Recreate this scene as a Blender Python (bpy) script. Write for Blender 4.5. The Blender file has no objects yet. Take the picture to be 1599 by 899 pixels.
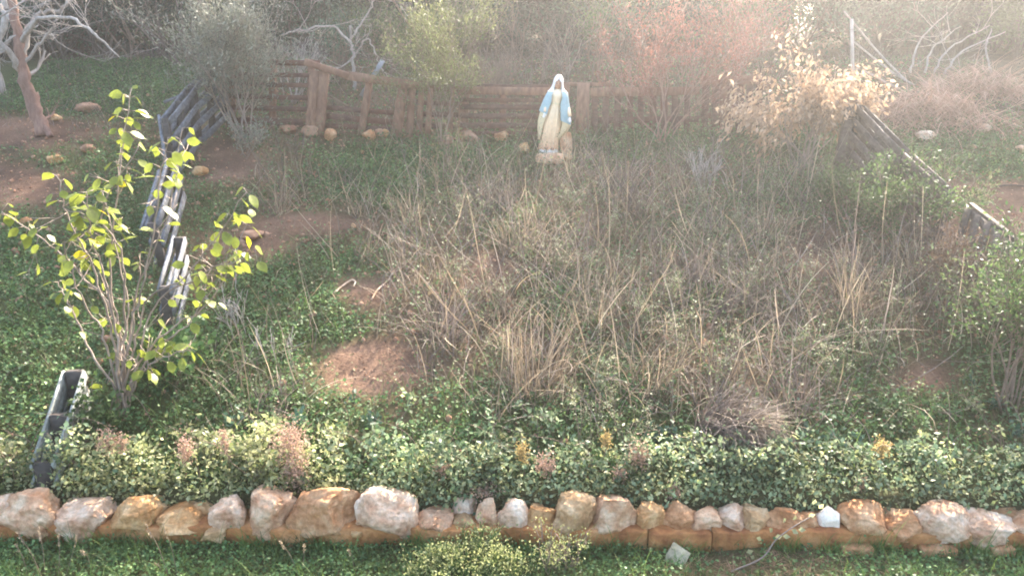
import bpy, math, random
import numpy as np
from mathutils import Vector, noise as mnoise
R = math.radians
scene = bpy.context.scene
C = scene.collection

# ------------------------------------------------------------------ camera
CAMZ, PITCH, FPX = 3.0, R(15.0), 1150.0          # focal length in photo pixels (1599 wide)
cam_d = bpy.data.cameras.new('camera')
cam = bpy.data.objects.new('camera', cam_d); C.objects.link(cam)
cam.location = (0, 0, CAMZ); cam.rotation_euler = (R(90) - PITCH, 0, 0)
cam_d.sensor_width = 36; cam_d.lens = 36 * FPX / 1599; cam_d.clip_end = 500; cam_d.clip_start = .05
scene.camera = cam
# ------------------------------------------------------------------ light
SUN_EL, SUN_AZ = R(33), R(23)                    # azimuth clockwise from +Y
world = bpy.data.worlds.new('World'); scene.world = world; world.use_nodes = True
wn = world.node_tree.nodes; wl = world.node_tree.links
sky = wn.new('ShaderNodeTexSky'); sky.sky_type = 'NISHITA'; sky.sun_disc = False
sky.sun_elevation = SUN_EL; sky.sun_rotation = SUN_AZ; sky.dust_density = 4.0; sky.air_density = 1.0; sky.ozone_density = 0.5
wn['Background'].inputs['Strength'].default_value = 0.15
wl.new(sky.outputs[0], wn['Background'].inputs['Color'])
sun_d = bpy.data.lights.new('sun', 'SUN'); sun_d.energy = 5.0; sun_d.angle = R(.6); sun_d.color = (1, .90, .76)
sun = bpy.data.objects.new('sun', sun_d); C.objects.link(sun)
sdir = Vector((math.sin(SUN_AZ) * math.cos(SUN_EL), math.cos(SUN_AZ) * math.cos(SUN_EL), math.sin(SUN_EL)))
sun.rotation_euler = (-sdir).to_track_quat('-Z', 'Y').to_euler(); sun.location = sdir * 40
scene.view_settings.view_transform = 'Standard'; scene.view_settings.look = 'None'
scene.view_settings.exposure = 2.68; scene.view_settings.gamma = 1.0
scene.cycles.max_bounces = 6; scene.cycles.volume_bounces = 1; scene.cycles.transparent_max_bounces = 8
scene.cycles.use_denoising = True; scene.cycles.filter_width = 1.9
scene.cycles.sample_clamp_indirect = 6
HAZE_DENSITY, HAZE_G = 0.0048, 0.81

rng = np.random.default_rng(7); random.seed(7)

# ------------------------------------------------------------------ picture <-> world
cp, sp = math.cos(PITCH), math.sin(PITCH)
def ray(px, py):
    u = (px - 799.5) / FPX; v = (449.5 - py) / FPX
    return np.array([u, cp + v * sp, -sp + v * cp])
def at_y(px, py, Y):
    d = ray(px, py); t = Y / d[1]; return np.array([0, 0, CAMZ]) + d * t
def proj(P):
    P = np.atleast_2d(P); x = P[:, 0]; y = P[:, 1]; z = P[:, 2] - CAMZ
    dep = y * cp - z * sp; up = y * sp + z * cp
    return 799.5 + FPX * x / dep, 449.5 - FPX * up / dep
def ywall(x): return 4.38 - .015 * x
def sstep(a, b, v):
    t = np.clip((v - a) / (b - a), 0, 1); return t * t * (3 - 2 * t)
def vnoise(x, y, s, seed=0.0):
    a = np.sin(x * s * 1.7 + 1.3 * np.sin(y * s * 1.1 + seed) + seed) * np.cos(y * s * 1.9 + 1.7 * np.sin(x * s * .8 - seed * 2))
    b = np.sin(x * s * 3.9 - y * s * 2.7 + seed * 3) * np.sin(y * s * 4.3 + x * s * 1.9 + seed)
    return .65 * a + .35 * b
def zg(x, y):
    x = np.asarray(x, float); y = np.asarray(y, float)
    yw = ywall(x) + .28
    up = .24 + .345 * np.clip(y - yw, 0, 9.4)
    up = up + .105 * np.clip(y - yw - 9.4, 0, None)
    up = up + sstep(0, 1, y - yw) * (.05 * vnoise(x, y, .9, 1) + .025 * vnoise(x, y, 2.6, 2) + .010 * vnoise(x, y, 7, 5))
    lawn = .02 * vnoise(x, y, 1.5, 4) + .01 * vnoise(x, y, 6, 3)
    k = (y > yw - .02)
    return np.where(k, up, lawn)
def hit(px, py, h=0.0):
    d = ray(px, py); o = np.array([0, 0, CAMZ]); lo = 3.9 / d[1]; t = lo
    while t < 60:
        p = o + d * t
        if p[2] <= zg(p[0], p[1]) + h: break
        t += .03
    a, b = t - .03, t
    for _ in range(12):
        m = (a + b) / 2; p = o + d * m
        if p[2] <= zg(p[0], p[1]) + h: b = m
        else: a = m
    return o + d * b
def gp(x, y, dz=0): return np.array([x, y, float(zg(x, y)) + dz])

# ------------------------------------------------------------------ mesh helpers
class G:
    def __init__(s): s.V = []; s.F = []; s.n = 0
    def add(s, V, F):
        V = np.asarray(V, float); 
        if len(V) == 0: return
        Fs = F if isinstance(F, list) else [F]
        for f in Fs: s.F.append(np.asarray(f, np.int64) + s.n)
        s.V.append(V); s.n += len(V)
    def merge(s, g):
        for v in g.V: pass
        if g.V:
            s.add(np.concatenate(g.V), [f for f in g.F])
def mesh_data(name, V, Fs, smooth):
    me = bpy.data.meshes.new(name)
    V = np.asarray(V, np.float32)
    loops = []; starts = []; tot = 0
    for f in Fs:
        if len(f) == 0: continue
        k = f.shape[1]; loops.append(f.ravel()); starts.append(tot + np.arange(len(f)) * k); tot += f.size
    loops = np.concatenate(loops); starts = np.concatenate(starts)
    me.vertices.add(len(V)); me.vertices.foreach_set('co', V.ravel())
    me.loops.add(len(loops)); me.loops.foreach_set('vertex_index', loops.astype(np.int32))
    me.polygons.add(len(starts)); me.polygons.foreach_set('loop_start', starts.astype(np.int32))
    if smooth: me.polygons.foreach_set('use_smooth', np.ones(len(starts), bool))
    me.update(calc_edges=True); me.validate()
    return me
def mk(name, g, mat, parent=None, origin=None, smooth=False, kind=None, label=None):
    V = np.concatenate(g.V); Fs = g.F
    if parent is not None: o0 = np.array(parent['_o']); 
    else: o0 = np.array(origin if origin is not None else (0, 0, 0), float)
    me = mesh_data(name, V - o0, Fs, smooth); me.materials.append(mat)
    o = bpy.data.objects.new(name, me); C.objects.link(o)
    if parent is not None:
        o.parent = parent
        base = np.array(parent['_w']) if '_w' in parent else None
        if parent.type == 'MESH': pass
    else: o.location = o0
    o['_o'] = [float(q) for q in o0]
    if kind: o['kind'] = kind
    if label: o['label'] = label
    return o
def thing(name, label, cat, loc, group=None):
    o = bpy.data.objects.new(name, None); C.objects.link(o); o.empty_display_size = .1
    o.location = [float(q) for q in loc]; o['_o'] = [float(q) for q in loc]; o['label'] = label; o['category'] = cat
    if group: o['group'] = group
    return o
def tag(o, label, cat, group=None):
    o['label'] = label; o['category'] = cat
    if group: o['group'] = group
    return o
def nrm(v):
    v = np.asarray(v, float); return v / (np.linalg.norm(v, axis=-1, keepdims=True) + 1e-9)
def bar(p0, p1, w, t, side=(0, 1, 0), wob=.0):
    """plank from p0 to p1: w across (perp. to side), t along side; slightly bevelled by end chamfer"""
    p0 = np.asarray(p0, float); p1 = np.asarray(p1, float)
    a = nrm(p1 - p0); s = np.asarray(side, float); s = nrm(s - a * (s @ a)); u = np.cross(a, s)
    prof = []
    b = min(w, t) * .12
    for (i, j) in ((-1, -1), (1, -1), (1, 1), (-1, 1)):
        prof.append((i * w / 2 - (b * i), j * t / 2)); prof.append((i * w / 2, j * t / 2 - b * j)) if (i * j < 0) else None
        if i * j > 0:
            prof[-1] = (i * w / 2, j * t / 2 - b * j); prof.append((i * w / 2 - b * i, j * t / 2))
    # order for a consistent octagon
    prof = sorted(prof, key=lambda q: math.atan2(q[1] / t, q[0] / w))
    n = len(prof); ks = (0, .33, .66, 1); V = []
    for k in ks:
        c = p0 + (p1 - p0) * k + (u * random.uniform(-1, 1) + s * random.uniform(-.5, .5)) * wob * (0 < k < 1)
        ww = 1 + random.uniform(-.06, .06)
        for q in prof: V.append(c + u * q[0] * ww + s * q[1])
    F = [[r * n + i, r * n + (i + 1) % n, (r + 1) * n + (i + 1) % n, (r + 1) * n + i] for r in range(len(ks) - 1) for i in range(n)]
    g = G(); g.add(V, [np.array(F), np.array([list(range(n))[::-1]]), np.array([[(len(ks) - 1) * n + i for i in range(n)]])])
    return g
def tube(g, pts, rad, n=5):
    pts = np.asarray(pts, float); rad = np.asarray(rad, float); m = len(pts)
    T = nrm(np.gradient(pts, axis=0)); ref = np.array([.31, .87, .38]); ref = nrm(ref)
    A = nrm(np.cross(T, ref)); B = np.cross(T, A)
    th = np.arange(n) * 2 * math.pi / n
    V = pts[:, None, :] + rad[:, None, None] * (np.cos(th)[None, :, None] * A[:, None, :] + np.sin(th)[None, :, None] * B[:, None, :])
    i = np.arange(m - 1)[:, None] * n; j = np.arange(n)[None, :]; j2 = (j + 1) % n
    F = np.stack([i + j, i + j2, i + n + j2, i + n + j], -1).reshape(-1, 4)
    g.add(V.reshape(-1, 3), [F, np.array([list(range(n))[::-1]]), np.array([[(m - 1) * n + q for q in range(n)]])])
def smooth_path(pts, k=4):
    pts = np.asarray(pts, float); n = len(pts)
    if n < 3: return np.array([pts[0] + (pts[-1] - pts[0]) * t for t in np.linspace(0, 1, k + 1)])
    out = []
    P = np.vstack([2 * pts[0] - pts[1], pts, 2 * pts[-1] - pts[-2]])
    for i in range(1, n):
        a, b, c, d = P[i - 1], P[i], P[i + 1], P[i + 2]
        for t in np.linspace(0, 1, k, endpoint=False):
            out.append(.5 * ((2 * b) + (-a + c) * t + (2 * a - 5 * b + 4 * c - d) * t * t + (-a + 3 * b - 3 * c + d) * t ** 3))
    out.append(pts[-1]); return np.array(out)
def blades(g, base, az, tilt, curl, L, w, segs=3, twist=0.0, tipw=.12):
    N = len(base); 
    az = np.broadcast_to(az, N).astype(float); tilt = np.broadcast_to(tilt, N); curl = np.broadcast_to(curl, N); L = np.broadcast_to(L, N); w = np.broadcast_to(w, N); twist = np.broadcast_to(twist, N)
    pos = np.array(base, float); rows = []
    ph = rng.uniform(0, 2 * math.pi, N)
    S = np.stack([np.cos(ph), np.sin(ph), 0 * ph], -1)
    for k in range(segs + 1):
        q = k / segs; ww = w * (1 - q) ** .6 + w * tipw
        rows.append(pos - S * ww[:, None] / 2); rows.append(pos + S * ww[:, None] / 2)
        t = tilt + curl * (k + .5) / segs; a = az + twist * q
        pos = pos + (L / segs)[:, None] * np.stack([np.sin(t) * np.cos(a), np.sin(t) * np.sin(a), np.cos(t)], -1)
    V = np.stack(rows, 1).reshape(-1, 3); n = 2 * (segs + 1)
    b = np.arange(N)[:, None] * n; k = np.arange(segs)[None, :] * 2
    F = np.stack([b + k, b + k + 1, b + k + 3, b + k + 2], -1).reshape(-1, 4)
    g.add(V, F); return pos
def rdir(N, up=0.0, flat=1.0):
    d = rng.normal(size=(N, 3)); d[:, 2] *= flat; d = nrm(d); d[:, 2] += up; return nrm(d)
def leafs(g, Cn, D, L, W, fold=.2, Nn=None, droop=.0):
    N = len(Cn); Cn = np.asarray(Cn, float); L = np.broadcast_to(L, N)[:, None]; W = np.broadcast_to(W, N)[:, None]
    if Nn is None: Nn = rdir(N, .6)
    S = nrm(np.cross(D, Nn)); Nn = np.cross(S, D)
    tip = Cn + D * L - np.array([0, 0, 1]) * droop * L
    l = Cn + D * L * .45 + S * W * .5 + Nn * W * fold; r = Cn + D * L * .45 - S * W * .5 + Nn * W * fold
    V = np.stack([Cn, r, tip, l], 1).reshape(-1, 3)
    b = np.arange(N)[:, None] * 4
    F = np.concatenate([b + np.array([[0, 1, 2]]), b + np.array([[0, 2, 3]])])
    g.add(V, F)
def grow(g, base, d, L, r, depth, nch, spread, tips, up=.15, jit=.18, n=5, shrink=.68, seg=5, minr=.0025, start=.3):
    """recursive branching; tips collects (point, direction)"""
    pts = [np.array(base, float)]; d = nrm(d); rad = [r]; dirs = [d]
    for k in range(seg):
        d = nrm(d + rng.normal(size=3) * jit + np.array([0, 0, up])); pts.append(pts[-1] + d * L / seg); dirs.append(d)
        rad.append(max(minr, r * (1 - .55 * (k + 1) / seg)))
    tube(g, pts, rad, n)
    if depth <= 0:
        for k in range(1, seg + 1): tips.append((pts[k], dirs[k]))
        return
    for _ in range(nch):
        q = rng.uniform(start, 1) * seg; i = min(seg - 1, int(q)); p = pts[i] + (pts[i + 1] - pts[i]) * (q - i)
        dd = nrm(dirs[i + 1] + nrm(rng.normal(size=3)) * spread)
        grow(g, p, dd, L * shrink * rng.uniform(.75, 1.15), max(minr, rad[i + 1] * .65), depth - 1, nch, spread, tips, up, jit, max(3, n - 1), shrink, max(3, seg - 1), minr, start)
    tips.append((pts[-1], dirs[-1]))

# ------------------------------------------------------------------ materials
def newmat(name):
    m = bpy.data.materials.new(name); m.use_nodes = True; nt = m.node_tree; nt.nodes.clear()
    out = nt.nodes.new('ShaderNodeOutputMaterial'); return m, nt, nt.nodes, nt.links, out
def ramp(nt, cols, pos=None):
    r = nt.nodes.new('ShaderNodeValToRGB'); e = r.color_ramp.elements; n = len(cols)
    for i, c in enumerate(cols):
        p = pos[i] if pos else i / max(1, n - 1)
        if i < 2: el = e[i]; el.position = p
        else: el = e.new(p)
        el.color = (*c, 1)
    return r
def hexlin(h):
    v = [int(h[i:i + 2], 16) / 255 for i in (0, 2, 4)]; return tuple(((c + .055) / 1.055) ** 2.4 if c > .04 else c / 12.92 for c in v)
def leafmat(name, cols, transl=.35, rough=.55, clump=.35, cscale=3.0, spec=.3):
    m, nt, N, L, out = newmat(name)
    geo = N.new('ShaderNodeNewGeometry'); r = ramp(nt, cols); L.new(geo.outputs['Random Per Island'], r.inputs[0])
    nz = N.new('ShaderNodeTexNoise'); nz.inputs['Scale'].default_value = cscale; nz.inputs['Detail'].default_value = 3
    tc = N.new('ShaderNodeTexCoord'); L.new(tc.outputs['Object'], nz.inputs['Vector'])
    mr = N.new('ShaderNodeMapRange'); mr.inputs['From Min'].default_value = .35; mr.inputs['From Max'].default_value = .65
    mr.inputs['To Min'].default_value = 1 - clump; mr.inputs['To Max'].default_value = 1 + clump; L.new(nz.outputs[0], mr.inputs[0])
    mx = N.new('ShaderNodeVectorMath'); mx.operation = 'SCALE'; L.new(r.outputs[0], mx.inputs[0]); L.new(mr.outputs[0], mx.inputs['Scale'])
    p = N.new('ShaderNodeBsdfPrincipled'); p.inputs['Roughness'].default_value = rough; p.inputs['Specular IOR Level'].default_value = spec
    t = N.new('ShaderNodeBsdfTranslucent'); ms = N.new('ShaderNodeMixShader'); ms.inputs[0].default_value = transl
    L.new(mx.outputs[0], p.inputs['Base Color']); L.new(mx.outputs[0], t.inputs[0]); L.new(p.outputs[0], ms.inputs[1]); L.new(t.outputs[0], ms.inputs[2]); L.new(ms.outputs[0], out.inputs[0])
    return m
def woodmat(name, a, b, scale=(3, 3, 40), bump=.3, rough=.85, stain=None):
    m, nt, N, L, out = newmat(name)
    tc = N.new('ShaderNodeTexCoord'); oi = N.new('ShaderNodeObjectInfo')
    ad = N.new('ShaderNodeVectorMath'); ad.operation = 'ADD'; L.new(tc.outputs['Object'], ad.inputs[0])
    mu = N.new('ShaderNodeVectorMath'); mu.operation = 'SCALE'; mu.inputs[0].default_value = (9, 7, 11); L.new(oi.outputs['Random'], mu.inputs['Scale']); L.new(mu.outputs[0], ad.inputs[1])
    mp = N.new('ShaderNodeMapping'); mp.inputs['Scale'].default_value = scale; L.new(ad.outputs[0], mp.inputs[0])
    nz = N.new('ShaderNodeTexNoise'); nz.inputs['Scale'].default_value = 1.6; nz.inputs['Detail'].default_value = 6; L.new(mp.outputs[0], nz.inputs['Vector'])
    r = ramp(nt, [a, b], [.3, .7]); L.new(nz.outputs[0], r.inputs[0])
    n2 = N.new('ShaderNodeTexNoise'); n2.inputs['Scale'].default_value = 2.3; n2.inputs['Detail'].default_value = 5; L.new(ad.outputs[0], n2.inputs['Vector'])
    mx = N.new('ShaderNodeMix'); mx.data_type = 'RGBA'; mx.inputs['B'].default_value = (*(stain or tuple(q * .45 for q in a)), 1)
    mr = N.new('ShaderNodeMapRange'); mr.inputs['From Min'].default_value = .45; mr.inputs['From Max'].default_value = .75; mr.inputs['To Max'].default_value = .75
    L.new(n2.outputs[0], mr.inputs[0]); L.new(mr.outputs[0], mx.inputs[0]); L.new(r.outputs[0], mx.inputs['A'])
    p = N.new('ShaderNodeBsdfPrincipled'); p.inputs['Roughness'].default_value = rough; L.new(mx.outputs['Result'], p.inputs['Base Color'])
    bp = N.new('ShaderNodeBump'); bp.inputs['Strength'].default_value = bump; bp.inputs['Distance'].default_value = .01; L.new(nz.outputs[0], bp.inputs['Height']); L.new(bp.outputs[0], p.inputs['Normal'])
    L.new(p.outputs[0], out.inputs[0]); return m
def stonemat(name, a, b, c, scale=6, bump=.6, dist=.02):
    m, nt, N, L, out = newmat(name)
    tc = N.new('ShaderNodeTexCoord'); oi = N.new('ShaderNodeObjectInfo')
    mu = N.new('ShaderNodeVectorMath'); mu.operation = 'SCALE'; mu.inputs[0].default_value = (31, 17, 23); L.new(oi.outputs['Random'], mu.inputs['Scale'])
    ad = N.new('ShaderNodeVectorMath'); ad.operation = 'ADD'; L.new(tc.outputs['Object'], ad.inputs[0]); L.new(mu.outputs[0], ad.inputs[1])
    n1 = N.new('ShaderNodeTexNoise'); n1.inputs['Scale'].default_value = scale; n1.inputs['Detail'].default_value = 8; n1.inputs['Roughness'].default_value = .62; L.new(ad.outputs[0], n1.inputs['Vector'])
    r = ramp(nt, [a, b, c], [.33, .5, .66]); L.new(n1.outputs[0], r.inputs[0])
    n2 = N.new('ShaderNodeTexNoise'); n2.inputs['Scale'].default_value = scale * 5; n2.inputs['Detail'].default_value = 8; n2.inputs['Roughness'].default_value = .7; L.new(ad.outputs[0], n2.inputs['Vector'])
    vo = N.new('ShaderNodeTexVoronoi'); vo.inputs['Scale'].default_value = scale * 4; L.new(ad.outputs[0], vo.inputs['Vector'])
    mr = N.new('ShaderNodeMapRange'); mr.inputs['From Min'].default_value = .3; mr.inputs['From Max'].default_value = .7; mr.inputs['To Min'].default_value = .72; mr.inputs['To Max'].default_value = 1.2; L.new(n2.outputs[0], mr.inputs[0])
    mx = N.new('ShaderNodeVectorMath'); mx.operation = 'SCALE'; L.new(r.outputs[0], mx.inputs[0]); L.new(mr.outputs[0], mx.inputs['Scale'])
    p = N.new('ShaderNodeBsdfPrincipled'); p.inputs['Roughness'].default_value = .9; p.inputs['Specular IOR Level'].default_value = .2; L.new(mx.outputs[0], p.inputs['Base Color'])
    sm = N.new('ShaderNodeMath'); sm.operation = 'MULTIPLY_ADD'; sm.inputs[1].default_value = .35; L.new(vo.outputs[0], sm.inputs[0]); L.new(n2.outputs[0], sm.inputs[2])
    bp = N.new('ShaderNodeBump'); bp.inputs['Strength'].default_value = bump; bp.inputs['Distance'].default_value = dist; L.new(sm.outputs[0], bp.inputs['Height']); L.new(bp.outputs[0], p.inputs['Normal'])
    L.new(p.outputs[0], out.inputs[0]); return m
H = hexlin
M = {}
M['clover'] = leafmat('clover_leaf', [H('3a5430'), H('587446'), H('46643a'), H('768e58')], .35)
M['grass'] = leafmat('green_blade', [H('3b5427'), H('5a7238'), H('6f7f48')], .35)
M['straw'] = leafmat('dry_straw', [H('85745f'), H('a8947a'), H('62554a'), H('c2b096')], .25, .7, .3, 2)
M['straw_grey'] = leafmat('grey_straw', [H('5f524c'), H('82746c'), H('4a403c'), H('a09288')], .25, .7, .3, 2)
M['litter'] = leafmat('dead_litter', [H('6a5040'), H('84684f'), H('4a3a2e'), H('947c62')], .1, .8)
M['forb'] = leafmat('forb_leaf', [H('4d5c3c'), H('68744e'), H('7c8360'), H('596444')], .3)
M['pale_leaf'] = leafmat('hedge_leaf', [H('6c7648'), H('8d9262'), H('b4b288'), H('535e3c')], .4, .5, .4, 3)
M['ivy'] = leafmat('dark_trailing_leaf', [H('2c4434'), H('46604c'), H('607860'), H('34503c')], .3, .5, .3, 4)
M['mulberry'] = leafmat('mulberry_leaf', [H('56682c'), H('7c8434'), H('667430')], .4, .45, .25, 2)
M['mul_yellow'] = leafmat('yellow_leaf', [H('a89f20'), H('c0b02a')], .5, .45, .2, 2)
M['olive'] = leafmat('grey_narrow_leaf', [H('5c6152'), H('7d8070'), H('8f8f7e'), H('6d6a5c')], .2, .5, .3, 2)
M['yellowgreen'] = leafmat('feathery_leaf', [H('525a38'), H('6a6f45'), H('7e8058')], .4)
M['red'] = leafmat('red_fine_leaf', [H('7d4c42'), H('935e50'), H('69443c'), H('a67a6c')], .35, .6, .3, 2)
M['tan'] = leafmat('dried_tan_leaf', [H('a08468'), H('b99c80'), H('846a52'), H('c8ae94')], .4, .6, .25, 2)
M['evergreen'] = leafmat('evergreen_leaf', [H('1d2a1f'), H('2a3c2c'), H('36473a'), H('243226')], .2, .6, .45, .8)
M['shrubgreen'] = leafmat('shrub_leaf', [H('35482a'), H('4a5e34'), H('5e6e44')], .35, .55, .4, 2)
M['pinkhead'] = leafmat('dried_pink_head', [H('a88674'), H('c4a592'), H('8e7060')], .35, .7, .2)
M['goldhead'] = leafmat('golden_head', [H('a48c58'), H('bca46c'), H('8c744a')], .35, .7, .2)
M['whitehead'] = leafmat('white_flower', [H('9a9c80'), H('b2b296'), H('878a6e')], .35, .7, .2)
M['limeflower'] = leafmat('pale_lime_flower', [H('8a9058'), H('b0b07e'), H('6c7844')], .4, .6, .2)
M['bark'] = woodmat('grey_bark', H('7c6c60'), H('a39184'), (20, 20, 6))
M['bark_red'] = woodmat('reddish_bark', H('7d5c4e'), H('9c7c6c'), (20, 20, 6))
M['bark_pale'] = woodmat('pale_bare_bark', H('8f857c'), H('b5aaa0'), (20, 20, 6))
M['bark_dark'] = woodmat('dark_bark', H('3c322c'), H('5a4c42'), (20, 20, 6))
M['twig'] = woodmat('twig_bark', H('6a584c'), H('8b7666'), (20, 20, 8))
M['twig_far'] = woodmat('dark_twig_bark', H('4f443e'), H('706259'), (20, 20, 8))
M['wood_brown'] = woodmat('weathered_brown_plank', H('45302a'), H('6e5042'), (9, 9, 16), .35, .85, H('6b3e2b'))
M['wood_grey'] = woodmat('weathered_grey_plank', H('4a4c50'), H('7c7e84'), (9, 9, 16), .3, .85, H('57504c'))
M['wood_silver'] = woodmat('silvery_plank', H('6c706c'), H('a4a8a2'), (9, 9, 16), .3, .85, H('5c5c54'))
M['wood_right'] = woodmat('grey_brown_plank', H('4a3f38'), H('6e6056'), (9, 9, 16), .3)
M['soil_stone'] = stonemat('earth_stained_stone', H('805844'), H('a07a60'), H('b39078'), 4)
M['stone_white'] = stonemat('white_limestone', H('b08060'), H('d6b294'), H('ecd6bf'), 7, .9, .03)
M['stone_pink'] = stonemat('pink_cream_stone', H('b27c58'), H('cfa482'), H('e4c6a6'), 7, .9, .03)
M['stone_tan'] = stonemat('tan_stone', H('a87446'), H('c69868'), H('dcb88c'), 7, .9, .03)
M['stone_orange'] = stonemat('orange_brown_stone', H('a06c46'), H('c08e66'), H('d8b08a'), 7, .9, .03)
M['stone_yellow'] = stonemat('ochre_stone', H('a27c56'), H('c09a70'), H('d8ba94'), 7, .9, .03)
M['kerb'] = stonemat('red_earth_stained_concrete', H('7e4c30'), H('aa7447'), H('c39266'), 4, .9, .02)
M['pale_tile'] = stonemat('grey_slab', H('8a8068'), H('a09880'), H('b0a890'), 8, .3, .004)
M['wood_dark'] = woodmat('dark_block_wood', H('332c28'), H('544b45'), (9, 9, 16), .3)  # darker wood colour for the blocks between pallet slats
M['wood_post'] = woodmat('lit_brown_post', H('66493a'), H('8e6c56'), (14, 14, 5), .35, .85, H('6e4432'))  # warmer, lighter than the slat wood: light on the posts put into the colour
M['metal'] = woodmat('dull_galvanised_metal', H('6e7072'), H('909294'), (3, 3, 3), .1, .5)
def flat(name, col, rough=.7, var=.12, scale=14, bump=.2):
    m, nt, N, L, out = newmat(name)
    tc = N.new('ShaderNodeTexCoord'); nz = N.new('ShaderNodeTexNoise'); nz.inputs['Scale'].default_value = scale; nz.inputs['Detail'].default_value = 6; L.new(tc.outputs['Object'], nz.inputs['Vector'])
    r = ramp(nt, [tuple(q * (1 - var * 2) for q in col), col, tuple(min(1, q * (1 + var)) for q in col)], [.3, .5, .7]); L.new(nz.outputs[0], r.inputs[0])
    p = N.new('ShaderNodeBsdfPrincipled'); p.inputs['Roughness'].default_value = rough; L.new(r.outputs[0], p.inputs['Base Color'])
    bp = N.new('ShaderNodeBump'); bp.inputs['Strength'].default_value = bump; bp.inputs['Distance'].default_value = .005; L.new(nz.outputs[0], bp.inputs['Height']); L.new(bp.outputs[0], p.inputs['Normal'])
    L.new(p.outputs[0], out.inputs[0]); return m
# ground material: red-brown soil, moss where the 'green' attribute says plants grow
def groundmat():
    m, nt, N, L, out = newmat('red_brown_soil')
    tc = N.new('ShaderNodeTexCoord')
    n1 = N.new('ShaderNodeTexNoise'); n1.inputs['Scale'].default_value = 1.1; n1.inputs['Detail'].default_value = 10; n1.inputs['Roughness'].default_value = .65; L.new(tc.outputs['Object'], n1.inputs['Vector'])
    r = ramp(nt, [H('493a30'), H('6f5646'), H('8a6e5b')], [.3, .5, .72]); L.new(n1.outputs[0], r.inputs[0])
    n2 = N.new('ShaderNodeTexNoise'); n2.inputs['Scale'].default_value = 38; n2.inputs['Detail'].default_value = 8; n2.inputs['Roughness'].default_value = .75; L.new(tc.outputs['Object'], n2.inputs['Vector'])
    mr = N.new('ShaderNodeMapRange'); mr.inputs['From Min'].default_value = .3; mr.inputs['From Max'].default_value = .7; mr.inputs['To Min'].default_value = .6; mr.inputs['To Max'].default_value = 1.35; L.new(n2.outputs[0], mr.inputs[0])
    s = N.new('ShaderNodeVectorMath'); s.operation = 'SCALE'; L.new(r.outputs[0], s.inputs[0]); L.new(mr.outputs[0], s.inputs['Scale'])
    at = N.new('ShaderNodeAttribute'); at.attribute_name = 'green'
    g2 = ramp(nt, [H('2f3a20'), H('4a5530')], [.35, .65]); L.new(n2.outputs[0], g2.inputs[0])
    mx = N.new('ShaderNodeMix'); mx.data_type = 'RGBA'; L.new(at.outputs['Fac'], mx.inputs[0]); L.new(s.outputs[0], mx.inputs['A']); L.new(g2.outputs[0], mx.inputs['B'])
    p = N.new('ShaderNodeBsdfPrincipled'); p.inputs['Roughness'].default_value = .95; p.inputs['Specular IOR Level'].default_value = .1; L.new(mx.outputs['Result'], p.inputs['Base Color'])
    bp = N.new('ShaderNodeBump'); bp.inputs['Strength'].default_value = .8; bp.inputs['Distance'].default_value = .03; L.new(n2.outputs[0], bp.inputs['Height']); L.new(bp.outputs[0], p.inputs['Normal'])
    L.new(p.outputs[0], out.inputs[0]); return m
M['ground'] = groundmat()

# ------------------------------------------------------------------ where things grow (blobs read off the photograph, evaluated on the ground)
def blob(px, py, lst):
    v = np.zeros(len(px))
    for (cx, cy, rx, ry, a) in lst: v = np.maximum(v, a * np.exp(-(((px - cx) / rx) ** 2 + ((py - cy) / ry) ** 2) ** 1.5))
    return v
GREEN = [(820, 360, 60, 40, .5), (900, 470, 70, 50, .6), (1130, 360, 90, 50, .5), (1240, 300, 130, 40, .6), (520, 420, 90, 40, .5), (200, 330, 100, 60, .6), (120, 450, 150, 70, .7), (1330, 560, 110, 60, .5), (800, 680, 900, 50, .7), (340, 320, 70, 40, .5), (620, 275, 130, 50, 1), (440, 470, 110, 60, 1), (500, 510, 70, 30, 1), (330, 560, 170, 80, .9), (330, 650, 260, 55, .9), (50, 560, 150, 150, .9), (100, 140, 230, 50, .7), (260, 120, 120, 40, .7),
         (1400, 655, 130, 45, 1), (960, 620, 70, 90, .9), (1010, 225, 150, 30, .7), (1270, 235, 160, 40, .6), (40, 400, 90, 80, .5), (1570, 255, 100, 30, .6), (1480, 230, 90, 30, .5),
         (760, 640, 120, 50, .6), (600, 660, 200, 30, .7), (1150, 700, 500, 45, .6), (1080, 470, 130, 60, .35), (760, 250, 90, 30, .6), (800, 740, 1200, 45, .9), (1560, 560, 90, 100, .5), (300, 260, 60, 30, .4), (150, 250, 140, 30, .35)]
BARE = [(580, 575, 72, 36, 1), (760, 425, 50, 30, .6), (480, 350, 100, 14, .5), (50, 205, 100, 30, .5), (340, 260, 60, 35, .5), (560, 455, 55, 28, .5), (1280, 395, 50, 35, .6), (1440, 590, 60, 25, .45), (1550, 330, 110, 45, .8), (620, 655, 30, 18, .5), (20, 290, 90, 40, .4), (400, 380, 50, 25, .4), (1180, 890, 200, 40, .7)]
DRY = [(1000, 400, 420, 190, 1), (700, 480, 110, 120, .9), (840, 560, 120, 110, 1), (1130, 560, 220, 120, 1), (740, 300, 120, 60, .8), (1350, 480, 180, 130, .8), (560, 300, 60, 40, .5), (440, 290, 50, 70, .5), (1100, 280, 300, 60, .7), (1480, 420, 100, 80, .6), (400, 600, 150, 60, .3)]
def scatter(n, xr, yr, wfun, infence=False):
    x = rng.uniform(*xr, n); y = rng.uniform(*yr, n)
    P = np.stack([x, y, zg(x, y)], -1); px, py = proj(P)
    w = wfun(px, py) 
    k = rng.uniform(0, 1, n) < w
    return P[k]

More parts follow.
